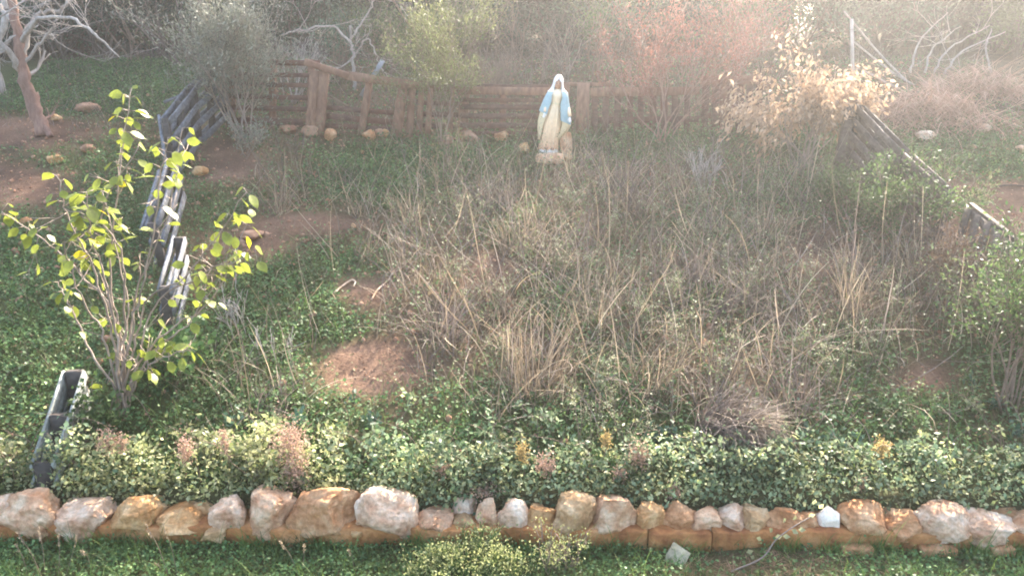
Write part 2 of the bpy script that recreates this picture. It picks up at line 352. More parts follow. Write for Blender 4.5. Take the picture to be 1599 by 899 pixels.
# ------------------------------------------------------------------ ground
def build_ground():
    xs = np.concatenate([np.linspace(-34, -9, 40), np.arange(-8.9, 8.9, .07), np.linspace(9, 34, 40)])
    yy = [np.linspace(-6, 3.9, 24)]
    yy.append(np.arange(3.95, 4.66, .05)); yy.append(np.array([4.69, 4.70, 4.71, 4.72, 4.73, 4.74]))
    yy.append(np.arange(4.78, 16, .07)); yy.append(np.linspace(16.2, 56, 50)); ys = np.concatenate(yy)
    X, Y = np.meshgrid(xs, ys); Y = Y - .015 * X * np.exp(-((Y - 4.7) / 2) ** 2)
    Z = zg(X, Y)
    fine = (np.abs(X) < 9) & (Y > 4.8) & (Y < 16)
    Z = Z + fine * (.012 * vnoise(X, Y, 17, 3) + .008 * vnoise(X, Y, 31, 7))
    V = np.stack([X, Y, Z], -1).reshape(-1, 3); ny, nx = X.shape
    i = (np.arange(ny - 1)[:, None] * nx + np.arange(nx - 1)[None, :]).ravel()
    F = np.stack([i, i + 1, i + nx + 1, i + nx], -1)
    g = G(); g.add(V, F); o = mk('ground', g, M['ground'], smooth=True, kind='structure')
    px, py = proj(V); gr = np.clip(.30 + blob(px, py, GREEN) * 1.1 - 1.2 * blob(px, py, BARE), 0, .9)
    front = V[:, 1] < 4.7; gr[front] = .7
    gr[(V[:, 1] < .5)] = .5; gr[V[:, 1] > 16] = .4
    a = o.data.attributes.new('green', 'FLOAT', 'POINT'); a.data.foreach_set('value', gr.astype(np.float32))
build_ground()

# ------------------------------------------------------------------ stones
_ico = {}
def ico(sub):
    if sub in _ico: return _ico[sub]
    import bmesh
    bm = bmesh.new(); bmesh.ops.create_icosphere(bm, subdivisions=sub, radius=1)
    V = np.array([v.co[:] for v in bm.verts]); F = np.array([[v.index for v in f.verts] for f in bm.faces]); bm.free()
    _ico[sub] = (V, F); return _ico[sub]
def rock(c, sx, sy, sz, seed, sub=4, cuts=9, rough=.10, roll=0.0, boxy=.0):
    V0, F = ico(sub); r = np.random.default_rng(seed); V = V0.copy()
    if boxy: V = np.sign(V) * np.abs(V) ** (1 - boxy); V /= np.abs(V).max(0)
    for _ in range(cuts):
        n = nrm(r.normal(size=3)); d = r.uniform(.62, .88); h = V @ n - d; k = h > 0
        V[k] -= np.outer(h[k] * .97, n)
    off = r.uniform(0, 50, 3)
    dd = np.array([mnoise.fractal(Vector(v * 1.3 + off), 1.0, 2.0, 4) for v in V0])
    d2 = np.array([mnoise.noise(Vector(v * 7 + off)) for v in V0])
    d3 = np.array([mnoise.fractal(Vector(v * 4.5 + off), .8, 2.2, 5) for v in V0]); V *= (1 + rough * 1.3 * dd + rough * .35 * d2 + rough * 1.0 * np.minimum(d3, .3))[:, None]
    V /= np.abs(V).max(0)
    V = V * np.array([sx, sy, sz])
    c_, s_ = math.cos(roll), math.sin(roll); V = V @ np.array([[c_, 0, s_], [0, 1, 0], [-s_, 0, c_]]).T
    g = G(); g.add(V + np.asarray(c), F); return g
ROCKS = [(-62,-22,766,822,'pink'), (-24,22,765,820,'white','white angular stone cut by the left edge'), (6,104,763,830,'pink'), (104,138,772,802,'white'), (98,184,771,838,'white'), (176,256,769,824,'tan'),
 (252,328,788,828,'tan'), (320,358,813,841,'yellow'), (296,338,775,806,'tan'), (334,388,772,829,'white'), (384,460,759,834,'pink','round pocked pinkish white stone'), (454,562,757,832,'orange','largest orange brown stone of the row'),
 (560,650,759,836,'white','big white stone with a pointed peak'), (550,566,818,835,'tan'), (642,706,790,834,'pink'), (706,744,773,803,'white'), (704,746,797,834,'yellow'), (746,779,777,830,'pink'), (779,822,775,834,'white'),
 (820,864,781,831,'tan'), (864,931,768,844,'yellow','tall ochre block of a stone'), (923,993,763,840,'pink','cream stone tapering to its foot'), (987,1036,784,837,'tan'), (1034,1086,782,841,'orange'), (1076,1121,790,839,'pink'),
 (1119,1165,788,840,'white'), (1151,1198,785,839,'yellow'), (1194,1247,792,839,'orange'), (1240,1276,794,834,'orange'), (1277,1313,788,843,'chalk','smooth white upright stone with a flat top'), (1311,1382,784,838,'orange'),
 (1378,1443,791,838,'orange'), (1430,1512,783,837,'white'), (1498,1578,796,844,'white'), (1542,1592,788,808,'orange'), (1576,1628,794,840,'pink'), (1630,1690,790,842,'tan'), (1692,1760,796,842,'pink'), (-130,-64,762,826,'tan')]
def stone_wall():
    t = thing('stone_wall', 'low wall of loose cream and orange rocks on a red earth stained kerb', 'wall', (0, 4.4, 0))
    M['stone_chalk'] = stonemat('chalk_white_stone', H('d2c2b0'), H('e2d4c4'), H('ecdfd0'), 5, .2, .006)
    for i, rk in enumerate(ROCKS):
        x0, x1, y0, y1, m = rk[:5]; cxp, cyp = (x0 + x1) / 2, (y0 + y1) / 2
        small = (y1 - y0) < 36; top = (y1 < 810)
        xw = (cxp - 799.5) / 231; Y = ywall(xw) + (.26 if top else .02 if small else .13)
        if small and not top: Y = ywall(xw) + .03
        c = at_y(cxp, cyp, Y); s = FPX / (Y * cp + (CAMZ - c[2]) * sp)
        sx = (x1 - x0) / 2 / s * 1.07; szz = (y1 - y0) / 2 / s
        sx *= 1.05 if x1 - x0 > 60 else 1.16; sy = min(.17, max(.05, sx * .9)); sz = szz * 1.12 if not small else szz / .9; c[2] -= .012
        o = mk('stone', rock(c, sx, sy, sz, 100 + i, 5, 8 + i % 4, .09 if m != 'chalk' else .03, random.uniform(-.12, .12), .22), M['stone_' + m], t, smooth=True, label=rk[5] if len(rk) > 5 else None)
    # kerb of long blocks under the stones, joints open
    xs = [-4.8, -3.05, -1.35, .92, 1.35, 2.62, 4.9]; hs = [.135, .125, .13, .122, .135, .13]
    for k in range(len(xs) - 1):
        a, b = xs[k] + .006, xs[k + 1] - .006
        n = max(4, int((b - a) / .05)); V = []; prof = [(0, -.06), (0, hs[k] - .012), (.012, hs[k]), (.27, hs[k] + .004), (.27, -.06)]
        jy = random.uniform(-.012, .012)
        for i in range(n + 1):
            x = a + (b - a) * i / n
            for (dy, z) in prof: V.append([x, ywall(x) + dy + jy + .007 * math.sin(x * 9 + k) + random.uniform(-.004, .004), z + .008 * math.sin(x * 6 + z * 9) + random.uniform(-.004, .004) * (z > 0)])
        m = len(prof); F = [[i * m + j, (i + 1) * m + j, (i + 1) * m + (j + 1) % m, i * m + (j + 1) % m] for i in range(n) for j in range(m)]
        g = G(); g.add(V, [np.array(F), np.array([[j for j in range(m)]]), np.array([[n * m + j for j in range(m)][::-1]])])
        mk('kerb_block', g, M['kerb'], t)
    # thin bricks at the kerb's foot
    for (px, py, w, d) in ((1325, 862, .20, .04), (1448, 858, .23, .035), (1545, 862, .15, .03)):
        x = (px - 800) / 228; Y = ywall(x) - d
        g = bar((x - w / 2, Y, .035), (x + w / 2, Y, .035), .06, .075, (0, 1, 0)); mk('brick', g, M['stone_orange'], t)
stone_wall()
def loose(name, label, cat, px, py, w, h, mat, seed, sub=3, dp=None, group=None, sink=.3, boxy=.1, roll=0):
    p = hit(px, py); s = FPX / (p[1] * cp + (CAMZ - p[2]) * sp)
    sx = w / 2 / s; sz = h / 2 / s * 1.1; c = p + np.array([0, 0, sz * (1 - sink)])
    o = mk(name, rock(c, sx, dp or sx * .8, sz, seed, sub, 7, .12, roll, boxy), mat, origin=p, smooth=True); tag(o, label, cat, group); return o
LOOSE = [(138,176,40,17,'soil_stone','long reddish rock lying on the grass left of the sapling top'), (88,188,18,11,'stone_tan','small tan rock beside the red trunk of the bare tree'), (137,238,24,14,'soil_stone','dull rock half buried, between the bare tree and the yellow leaves'),
 (87,255,24,16,'stone_tan','pale tan rock on the slope, lower left of the bare tree'), (42,350,18,12,'stone_orange','small rock by the left edge of the slope'), (62,424,14,8,'stone_white','white pebble at the lower left slope'), (43,436,12,10,'stone_white','small upright white pebble at the far left'),
 (313,272,26,14,'stone_tan','light rock at the foot of the upright grey pallets'), (395,372,40,16,'soil_stone','flat reddish rock beneath the right-hand mulberry leaves'), (552,355,9,8,'stone_orange','tiny round orange rock on the bare soil'),
 (517,219,20,20,'stone_orange','orange rock at the foot of the leaning gate post'), (576,217,22,16,'stone_orange','orange rock at the fence foot right of the middle post'), (592,214,16,14,'soil_stone','reddish rock wedged between fence posts'), (602,213,12,13,'stone_tan','small light rock at the fence foot by the thick post'),
 (485,212,34,18,'soil_stone','dark reddish rock left of the leaning gate post'), (450,208,30,14,'soil_stone','flat dark rock under the back fence behind the grey bush'), (733,222,34,20,'soil_stone','rounded brown rock under the left end of the slatted pallet'), (783,219,24,17,'stone_orange','rounded orange rock under the slatted pallet upright'),
 (700,224,20,14,'soil_stone','brown rock at the fence foot by the feathery bush'), (819,240,17,19,'stone_tan','squat tan rock standing left of the statue'), (1445,218,34,15,'stone_white','long white rock beyond the right fence'), (1500,196,18,13,'stone_white','round white rock below the brush heap'),
 (1535,206,20,14,'stone_white','greyish white rock right of the round white one'), (1592,238,16,12,'stone_white','white rock at the right edge of the slope')]
for i, (px, py, w, h, m, lab) in enumerate(LOOSE):
    loose('rock', lab, 'rock', px, py, w, h, M[m], 500 + i)

# ------------------------------------------------------------------ fences
def fence_part(t, name, p0, p1, w, th, mat, side=(0, 1, 0), label=None):
    return mk(name, bar(p0, p1, w, th, side, .004), mat, t, label=label)
def pb(x, y, Y): return at_y(x, y, Y)
def back_fences():
    W = M['wood_brown']; k_ = .8
    # behind the grey bush
    Y = 11.15; t = thing('pallet_fence', 'dark slatted pallet fence half hidden behind the grey narrow-leaved bush', 'fence', gp(-3.6, Y))
    for (y0, y1, w) in ((97, 99, .10), (116, 118, .08), (131, 134, .08), (150, 153, .09), (168, 171, .09), (188, 192, .13), (207, 209, .1)):
        fence_part(t, 'slat', pb(352, y0, Y), pb(500 if y0 < 100 else 489, y1, Y), w * k_, .022, W)
    for x in (362, 425, 484): fence_part(t, 'post', pb(x + 2, 93, Y + .07), pb(x, 212, Y + .07), .09, .09, M['wood_post'])
    # gate-like section with leaning posts
    Y = 10.85; t = thing('wooden_gate_fence', 'open brown fence section with leaning posts and a sagging top rail', 'fence', gp(-2.2, Y))
    for (a, b, w, th) in (((492, 110), (483, 222), .13, .10), ((506, 112), (497, 226), .14, .06), ((577, 126), (562, 222), .10, .07), ((630, 134), (617, 222), .14, .09), ((644, 136), (638, 226), .10, .07)):
        fence_part(t, 'post', pb(*a, Y - (.04 if w > .11 else 0)), pb(*b, Y - (.04 if w > .11 else 0)), w, th, M['wood_post'])
    fence_part(t, 'top_rail', pb(476, 97, Y - .09), pb(545, 119, Y - .09), .09, .07, M['wood_post']); fence_part(t, 'top_rail', pb(540, 118, Y - .085), pb(658, 134, Y - .085), .12, .06, M['wood_post'])
    for (a, b, w) in (((510, 168), (620, 177), .09), ((509, 181), (619, 192), .11), ((507, 196), (617, 203), .09), ((505, 208), (615, 212), .08)):
        fence_part(t, 'slat', pb(*a, Y + .055), pb(*b, Y + .055), w * k_, .022, W)
    fence_part(t, 'brace', pb(515, 150, Y + .09), pb(542, 166, Y + .09), .03, .03, M['straw'])
    # between gate and slatted pallet, behind the feathery bush
    Y = 10.95; t = thing('pallet_fence', 'shadowed fence section behind the feathery yellow-green bush', 'fence', gp(-1.2, Y))
    for (y0, y1, w) in ((137, 139, .11), (160, 163, .08), (178, 180, .09), (196, 198, .09)): fence_part(t, 'slat', pb(650, y0, Y), pb(716, y1, Y), w * k_, .022, W)
    for x in (658, 672, 706): fence_part(t, 'post', pb(x, 138, Y - .06), pb(x - 4, 220, Y - .06), .08, .05, M['wood_post'])
    # slatted pallet left of the statue
    Y = 10.8; t = thing('pallet_fence', 'pallet of five wide gapped brown slats just left of the statue', 'fence', gp(-.3, Y))
    fence_part(t, 'slat', pb(735, 134, Y + .13), pb(862, 135, Y + .13), .05, .022, W); fence_part(t, 'top_rail', pb(714, 142, Y - .06), pb(872, 143, Y - .06), .11, .04, M['wood_post'])
    for (y0, w) in ((156, .07), (167, .09), (181, .10), (196, .10), (208, .06)): fence_part(t, 'slat', pb(718, y0, Y), pb(846, y0 + 1, Y), w * k_, .022, W)
    for (a, b, w) in (((726, 140), (722, 222), .14), ((786, 148), (784, 216), .10), ((850, 140), (850, 222), .10)): fence_part(t, 'post', pb(*a, Y + .06), pb(*b, Y + .06), w, .085, M['wood_post'])
    # picket style pallets right of the statue, two of them
    Y = 10.95; t = thing('picket_fence', 'brown fence of upright pickets between the statue and the red bush', 'fence', gp(1.9, Y))
    fence_part(t, 'post', pb(911, 130, Y - .03), pb(909, 214, Y - .03), .18, .07, M['wood_post']); fence_part(t, 'post', pb(884, 130, Y), pb(882, 216, Y), .1, .07, M['wood_post'])
    fence_part(t, 'top_rail', pb(872, 131, Y + .07), pb(955, 133, Y + .07), .05, .06, M['wood_post'])
    fence_part(t, 'top_rail', pb(922, 144, Y - .035), pb(1092, 142, Y - .035), .12, .025, M['wood_post']); fence_part(t, 'bottom_rail', pb(922, 188, Y + .055), pb(1092, 186, Y + .055), .09, .025, W)
    for i, x in enumerate(range(930, 1092, 18)): fence_part(t, 'picket', pb(x + random.uniform(-2, 2), 138 + random.uniform(-3, 3), Y), pb(x - 2 + random.uniform(-2, 2), 214, Y), random.uniform(.08, .105), .022, W)
    Y = 11.05; t = thing('picket_fence', 'taller picket panel with a double rail between the red bush and the tan bush', 'fence', gp(3.1, Y))
    fence_part(t, 'top_rail', pb(1094, 126, Y - .035), pb(1185, 125, Y - .035), .12, .025, M['wood_post']); fence_part(t, 'bottom_rail', pb(1094, 181, Y + .05), pb(1185, 180, Y + .05), .09, .025, W)
    fence_part(t, 'post', pb(1132, 120, Y + .07), pb(1128, 210, Y + .07), .13, .09, M['wood_post'])
    for i, x in enumerate((1103, 1118, 1143, 1157, 1172, 1186)): fence_part(t, 'picket', pb(x, 122 + random.uniform(-2, 3), Y), pb(x - 3, 210, Y), .10, .022, W)
    # grey metal stake behind
    Y = 11.6; a = pb(598, 94, Y); b = pb(580, 124, Y); b2 = b + (b - a) * .9
    tag(mk('metal_stake', bar(a, b2, .07, .012), M['metal'], origin=b2), 'leaning blue-grey metal stake poking up behind the sagging top rail', 'stake')
back_fences()
def pallet(name, label, A, B, h, lean, mat, nsl=4, th=.11, group=None, vertical=False, stub=3, wd=.085):
    """upright pallet with its top edge from A to B (world), height h straight down, leaning sideways"""
    A = np.asarray(A, float); B = np.asarray(B, float); a = nrm(B - A); out = nrm(np.array([a[1], -a[0], 0])); dn = nrm(np.array([0, 0, -1.0]) + out * lean)
    base = (A + B) / 2 + dn * h; t = thing(name, label, 'pallet', base, group)
    nor = nrm(np.cross(a, dn))
    for s in (-1, 1):
        off = nor * s * th / 2
        if not vertical:
            for k in range(nsl):
                d = .05 + (h - .12) * k / (nsl - 1)
                e = random.uniform(-.02, .02); mk('slat', bar(A + off + dn * d + a * e, B + off + dn * (d + random.uniform(-.015, .015)) + a * e, wd, .02, nor, .004), mat, t)
        else:
            n = int(np.linalg.norm(B - A) / .15)
            for k in range(n + 1):
                q = A + (B - A) * (k / n)
                if s == 1 and k % 2: continue
                mk('picket', bar(q + off + dn * random.uniform(-.01, .03), q + off + dn * h, .09, .022, nor, .004), mat, t)
    if not vertical:
        for k in range(stub):
            q = A + (B - A) * ((k + .04) / (stub - 1 + .08)); mk('block_post', bar(q + dn * .012, q + dn * h, .06, th - .024, nor), M['wood_dark'], t)
    else:
        for d in (.06, h * .75): mk('rail', bar(A + dn * d, B + dn * d, .09, th - .024, nor), mat, t)
        mk('top_rail', bar(A - a * .05 - dn * .012, B + a * .05 - dn * .012, .06, .022, dn), mat, t)
    return t
def side_fences():
    g = M['wood_grey']
    gl = 'grey pallets down the left side'
    A = hit(345, 94, .95); B = hit(300, 132, .9); Cc = hit(258, 184, .8)
    pallet('wooden_pallet', 'farthest upright grey pallet by the grey narrow-leaved bush', A, B, .82, .0, g, group=gl)
    pallet('wooden_pallet', 'upright grey pallet with open top, above the yellow mulberry leaves', B, Cc, .8, .02, g, group=gl)
    pallet('wooden_pallet', 'tilted pallet of thin rails half fallen beside the mulberry sapling', hit(268, 250, .62), hit(236, 348, .5), .48, -.12, g, 3, group=gl)
    pallet('wooden_pallet', 'small dark-ended pallet standing among the mulberry stems', hit(280, 366, .5), hit(256, 448, .45), .5, .0, g, 3, group=gl, stub=2)
    pallet('wooden_pallet', 'nearest grey pallet at lower left seen end-on near the stone wall', hit(116, 574, .42), hit(66, 722, .22), .34, .0, M['wood_silver'], 3, group=gl, th=.15)
    # loose thin battens
    for (a, b, ha, hb, lab) in (((248, 180), (259, 256), .75, .3, 'thin pale batten hanging off the corner of the grey pallets'), ((249, 266), (220, 360), .62, .45, 'long pale batten left of the half fallen pallet'),
                                 ((262, 250), (240, 322), .7, .55, 'short pale batten on top of the half fallen pallet'), ((300, 142), (256, 160), .78, .75, 'short grey batten sticking out left of the open-topped pallet')):
        p, q = hit(*a, ha), hit(*b, hb); tag(mk('batten', bar(p, q, .035, .03), g, origin=q), lab, 'batten')
    w = M['wood_right']
    C0 = hit(1310, 268); C2 = hit(1600, 535); d = C2 - C0
    def top(t, h=.88): h = h - .10 * t; q = C0 + d * t; q[2] = zg(q[0], q[1]) + h; q[0] += .16; return q
    gr = 'grey-brown pallets down the right side'
    pallet('wooden_pallet', 'slatted pallet running downhill from the tan-leaved bush', top(.0, .86), top(.31, .8), .78, .12, w, 5, group=gr)
    pallet('wooden_pallet', 'middle right pallet half buried in the green shrub', top(.33, .78), top(.56, .72), .7, .12, w, 5, group=gr)
    pallet('picket_pallet', 'upright-boarded pallet behind the grey-green bush at the right edge', top(.67, .76), top(1.02, .76), .74, .12, w, 5, vertical=True, group=gr)
    pallet('picket_pallet', 'last upright-boarded pallet leaving the picture at right', top(1.04, .76), top(1.4, .76), .74, .12, w, 5, vertical=True, group=gr)
    p = hit(1306, 268); tag(mk('corner_post', bar(p, at_y(1331, 156, p[1]), .11, .09), w, origin=p), 'leaning corner post half behind the tan-leaved bush', 'post')
side_fences()

# ------------------------------------------------------------------ statue
def paintmat(name, cols, pos, vertical=True, rough=.6):
    m, nt, N, L, out = newmat(name)
    tc = N.new('ShaderNodeTexCoord'); sx = N.new('ShaderNodeSeparateXYZ'); L.new(tc.outputs['Object'], sx.inputs[0])
    nz = N.new('ShaderNodeTexNoise'); nz.inputs['Scale'].default_value = 22; nz.inputs['Detail'].default_value = 6; L.new(tc.outputs['Object'], nz.inputs['Vector'])
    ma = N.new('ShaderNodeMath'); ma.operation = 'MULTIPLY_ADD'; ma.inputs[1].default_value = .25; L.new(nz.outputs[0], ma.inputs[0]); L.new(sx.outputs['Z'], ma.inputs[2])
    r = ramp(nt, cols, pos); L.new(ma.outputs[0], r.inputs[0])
    mr = N.new('ShaderNodeMapRange'); mr.inputs['From Min'].default_value = .3; mr.inputs['From Max'].default_value = .7; mr.inputs['To Min'].default_value = .92; mr.inputs['To Max'].default_value = 1.05; L.new(nz.outputs[0], mr.inputs[0])
    s = N.new('ShaderNodeVectorMath'); s.operation = 'SCALE'; L.new(r.outputs[0], s.inputs[0]); L.new(mr.outputs[0], s.inputs['Scale'])
    p = N.new('ShaderNodeBsdfPrincipled'); p.inputs['Roughness'].default_value = rough; L.new(s.outputs[0], p.inputs['Base Color']); L.new(p.outputs[0], out.inputs[0]); return m
def statue():
    base = hit(856, 241); S = base.copy(); S[2] += .03; lean = R(7.6)
    def W(V):
        V = np.asarray(V, float) * .94; c, s = math.cos(lean), math.sin(lean)
        return np.stack([V[:, 0] * c + V[:, 2] * s, V[:, 1], -V[:, 0] * s + V[:, 2] * c], -1) + S
    t = thing('statue', 'painted statue of a veiled woman in a pale blue mantle, leaning slightly, before the fence', 'statue', base)
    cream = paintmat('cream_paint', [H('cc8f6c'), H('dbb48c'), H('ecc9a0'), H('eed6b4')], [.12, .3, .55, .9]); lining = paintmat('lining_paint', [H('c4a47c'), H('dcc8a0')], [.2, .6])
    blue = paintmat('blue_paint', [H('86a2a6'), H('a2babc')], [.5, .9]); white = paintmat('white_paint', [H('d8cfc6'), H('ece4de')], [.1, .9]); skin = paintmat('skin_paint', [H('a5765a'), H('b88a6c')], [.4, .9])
    def loft(rings, nphi, fold, k, closed_bottom=False, ph=0.0):
        zs = np.array([r[0] for r in rings]); g = G(); rows = []; order = np.argsort(zs); zz = np.linspace(zs.min(), zs.max(), 44)
        cols = [np.interp(zz, zs[order], np.array([r[i] for r in rings])[order]) for i in range(1, len(rings[0]))]
        phi = np.arange(nphi) * 2 * math.pi / nphi
        V = []
        for i, z in enumerate(zz):
            xl, xr, ry, cy = [c[i] for c in cols]; cx = (xl + xr) / 2; rx = (xr - xl) / 2
            f = fold * (1 - min(1, z / .7)) + fold * .25
            m = 1 + f * (np.sin(k * phi + ph + 1.2 * np.sin(z * 6)) * .6 + .4 * np.sin((k * 2 - 3) * phi + 2 + z * 3))
            V.append(np.stack([cx + rx * m * np.cos(phi), cy + ry * m * np.sin(phi), np.full(nphi, z)], -1))
        V = np.concatenate(V); n = nphi; i = np.arange(len(zz) - 1)[:, None] * n; j = np.arange(n)[None, :]
        F = np.stack([i + j, i + (j + 1) % n, i + n + (j + 1) % n, i + n + j], -1).reshape(-1, 4)
        g.add(W(V), [F, np.array([list(range(n))[::-1]]), np.array([[(len(zz) - 1) * n + q for q in range(n)]])]); return g
    robe = [(.02, -.145, .135, .12, 0), (.06, -.14, .13, .115, 0), (.17, -.125, .115, .10, 0), (.32, -.12, .125, .095, 0), (.45, -.115, .12, .09, 0), (.56, -.10, .105, .08, 0), (.66, -.075, .08, .062, 0), (.69, -.07, .075, .058, 0), (.73, -.08, .088, .065, -.004),
            (.80, -.095, .105, .075, -.01), (.86, -.11, .12, .065, 0), (.885, -.07, .08, .05, 0), (.90, -.035, .04, .035, 0)]
    mk('robe', loft(robe, 96, .11, 11), cream, t, smooth=True)
    mk('sash', loft([(.678, -.078, .083, .066, 0), (.69, -.081, .086, .069, 0), (.705, -.078, .083, .066, 0)], 40, .01, 7), lining, t, smooth=True)
    def shell(rings, n, fold, k, zb=None, th=.012):
        zs = np.array([r[0] for r in rings]); o = np.argsort(zs); zz = np.linspace(zs.min(), zs.max(), 36)
        cols = [np.interp(zz, zs[o], np.array([r[i] for r in rings])[o]) for i in range(1, 7)]
        lay = []
        for sgn in (0, 1):
            V = []
            for i, z in enumerate(zz):
                xl, xr, il, ir, ry, cy = [c[i] for c in cols]; cx = (xl + xr) / 2; rx = (xr - xl) / 2
                dl = math.acos(np.clip((cx - il) / rx, -.999, .999)); dr = math.acos(np.clip((ir - cx) / rx, -.999, .999))
                phi = np.linspace(math.pi + dl, -dr, n)
                f = fold * (.3 + 1.0 * max(0, (.95 - z)))
                m = 1 + f * (np.sin(k * phi + 2 * z) * .7 + .3 * np.sin(k * 2.3 * phi + 1)) - sgn * th / max(rx, .03)
                x = cx + rx * m * np.cos(phi); y = cy + ry * m * np.sin(phi)
                z2 = np.full(n, z)
                if zb is not None: z2 = z + (zb(x) - zz[0]) * (1 - i / (len(zz) - 1)) ** 2
                V.append(np.stack([x, y, z2], -1))
            lay.append(np.concatenate(V))
        m_ = len(zz); i = np.arange(m_ - 1)[:, None] * n; j = np.arange(n - 1)[None, :]
        F = np.stack([i + j, i + j + 1, i + n + j + 1, i + n + j], -1).reshape(-1, 4); K = m_ * n
        E = [[q, q + 1, q + 1 + K, q + K] for q in range(n - 1)] + [[(m_ - 1) * n + q, (m_ - 1) * n + q + 1, (m_ - 1) * n + q + 1 + K, (m_ - 1) * n + q + K] for q in range(n - 1)]
        E += [[q * n, (q + 1) * n, (q + 1) * n + K, q * n + K] for q in range(m_ - 1)] + [[q * n + n - 1, (q + 1) * n + n - 1, (q + 1) * n + n - 1 + K, q * n + n - 1 + K] for q in range(m_ - 1)]
        g = G(); g.add(W(np.concatenate(lay)), [F, F + K, np.array(E)]); return g
    mant = [(.905, -.06, .075, -.05, .06, .06, .015), (.885, -.10, .125, -.055, .065, .075, .015), (.86, -.12, .155, -.06, .07, .085, .01), (.80, -.15, .175, -.072, .085, .095, .0), (.70, -.18, .205, -.065, .07, .10, 0), (.60, -.198, .235, -.085, .08, .105, 0), (.53, -.212, .25, -.10, .095, .108, 0), (.46, -.215, .262, -.10, .105, .108, 0)]
    mk('mantle', shell(mant, 80, .035, 9, lambda x: .50 - .28 * x), blue, t, smooth=True)
    lin = [(.60, -.19, .225, -.10, .10, .10, .01), (.50, -.205, .25, -.11, .11, .103, .01), (.42, -.212, .262, -.13, .14, .103, .012), (.32, -.20, .225, -.15, .13, .10, .015), (.24, -.185, .16, -.15, .10, .10, .015), (.16, -.17, .11, -.15, .06, .10, .02)]
    mk('mantle_lining', shell(lin, 70, .06, 9, None), lining, t, smooth=True)
    veil = [(.845, -.135, .155, -.06, .068, .095, .015), (.88, -.105, .125, -.055, .06, .085, .012), (.92, -.085, .09, -.05, .055, .08, .01), (.96, -.076, .078, -.047, .05, .078, .005), (.995, -.072, .073, -.040, .042, .077, .0), (1.012, -.07, .071, -.012, .014, .075, 0), (1.04, -.064, .065, -.004, .004, .068, 0), (1.07, -.048, .048, -.003, .003, .05, 0), (1.088, -.028, .028, -.002, .002, .03, 0), (1.095, -.01, .01, -.001, .001, .012, 0)]
    mk('veil', shell(veil, 60, .02, 8, None, .008), white, t, smooth=True)
    # head with a face
    V, F = ico(4); V = V.copy(); V *= np.array([.052, .058, .07])
    x, y, z = V[:, 0], V[:, 1], V[:, 2]; front = y < -.01
    dy = -.016 * np.exp(-(x / .009) ** 2 - ((z + .002) / .018) ** 2) * front                     # nose
    dy += .008 * (np.exp(-((x - .02) / .010) ** 2 - ((z - .012) / .008) ** 2) + np.exp(-((x + .02) / .010) ** 2 - ((z - .012) / .008) ** 2)) * front  # sockets
    dy -= .005 * np.exp(-(x / .014) ** 2 - ((z + .031) / .005) ** 2) * front; dy += .004 * np.exp(-(x / .016) ** 2 - ((z + .025) / .003) ** 2) * front
    dy -= .007 * np.exp(-(x / .016) ** 2 - ((z + .052) / .012) ** 2) * front - .0
    V[:, 1] += dy; V[:, 0] *= 1 - .18 * np.clip(-z / .07, 0, 1); V += np.array([0, -.012, .955])
    g = G(); g.add(W(V), F); g2 = G(); tube(g2, [(0, .0, .87), (0, -.002, .90), (0, -.008, .935)], [.034, .028, .03], 16)
    g.add(W(np.concatenate(g2.V)), g2.F); hd = mk('head', g, skin, t, smooth=True)
    eye = paintmat('eye_paint', [H('3a2c26'), H('4a382e')], [.4, .9])
    for sx_ in (-1, 1):
        e, Fe = ico(2); g = G(); g.add(W(e * np.array([.0085, .004, .0042]) + np.array([sx_ * .019, -.0615, .967])), Fe); mk('eye', g, eye, hd, smooth=True)
    # hands: palm, four fingers, a thumb from the palm's side; forearm sleeve
    for s, hx, hz, xs_ in ((-1, -.135, .525, -.12), (1, .232, .51, .19)):
        g = G(); L = [(xs_, -.02, hz + .13), (hx, -.075, hz + .035)]
        tube(g, smooth_path([L[0], ((xs_ + hx) / 2, -.055, hz + .085), L[1]], 4), np.linspace(.032, .022, 9), 12)
        gs = G(); gs.add(W(np.concatenate(g.V)), g.F); mk('sleeve', gs, cream, t, smooth=True)
        g = G(); Vp, Fp = ico(2); P0 = np.array([hx, -.082, hz]); dn = nrm(np.array([s * .25, -.35, -1.0])); side = np.array([1.0, 0, .25 * s]); side = nrm(side - dn * (side @ dn)); nr = np.cross(side, dn)
        B = np.stack([side * .019, nr * .008, -dn * .026]); g.add(P0 + Vp @ B, Fp)
        for i, (o, ln) in enumerate(((-.014, .030), (-.005, .036), (.005, .034), (.0135, .027))):
            b = P0 + dn * .020 + side * o * (1 if s > 0 else -1); tube(g, [b, b + dn * ln * .45 + side * o * .2, b + dn * ln * .8 - nr * .004, b + dn * ln - nr * .008], [.0048, .0044, .004, .0026], 7)
        b = P0 - side * s * .016; tube(g, [b, b - side * s * .012 + dn * .012, b - side * s * .017 + dn * .026], [.006, .005, .003], 7)
        gs = G(); gs.add(W(np.concatenate(g.V)), g.F); mk('hand', gs, white, t, smooth=True)
    # rounded foot of the statue
    V, F = ico(3); V = V * np.array([.14, .12, .06]); V[:, 2] = np.maximum(V[:, 2], -.03); g = G(); g.add(V + S + np.array([.0, -.012, .01]), F); mk('statue_foot', g, white, t, smooth=True)
    for s in (-1, 1):
        V, F = ico(2); g = G(); g.add(W(V * np.array([.026, .05, .02]) + np.array([s * .045, -.115, .06])), F); mk('bare_foot', g, skin, t, smooth=True)
    # stones round it
    s_ = 111.
    def block(px, py, w, h, d, roll, lab, mat, seed, dy=0):
        p = hit(px, py); p[1] += dy; p[2] = float(zg(p[0], p[1])) + .0
        g = rock(p + np.array([0, 0, h * .42]), w / 2, d / 2, h / 2, seed, 3, 3, .02, roll, .62); tag(mk('stone_block', g, mat, origin=p, smooth=True), lab, 'stone block')
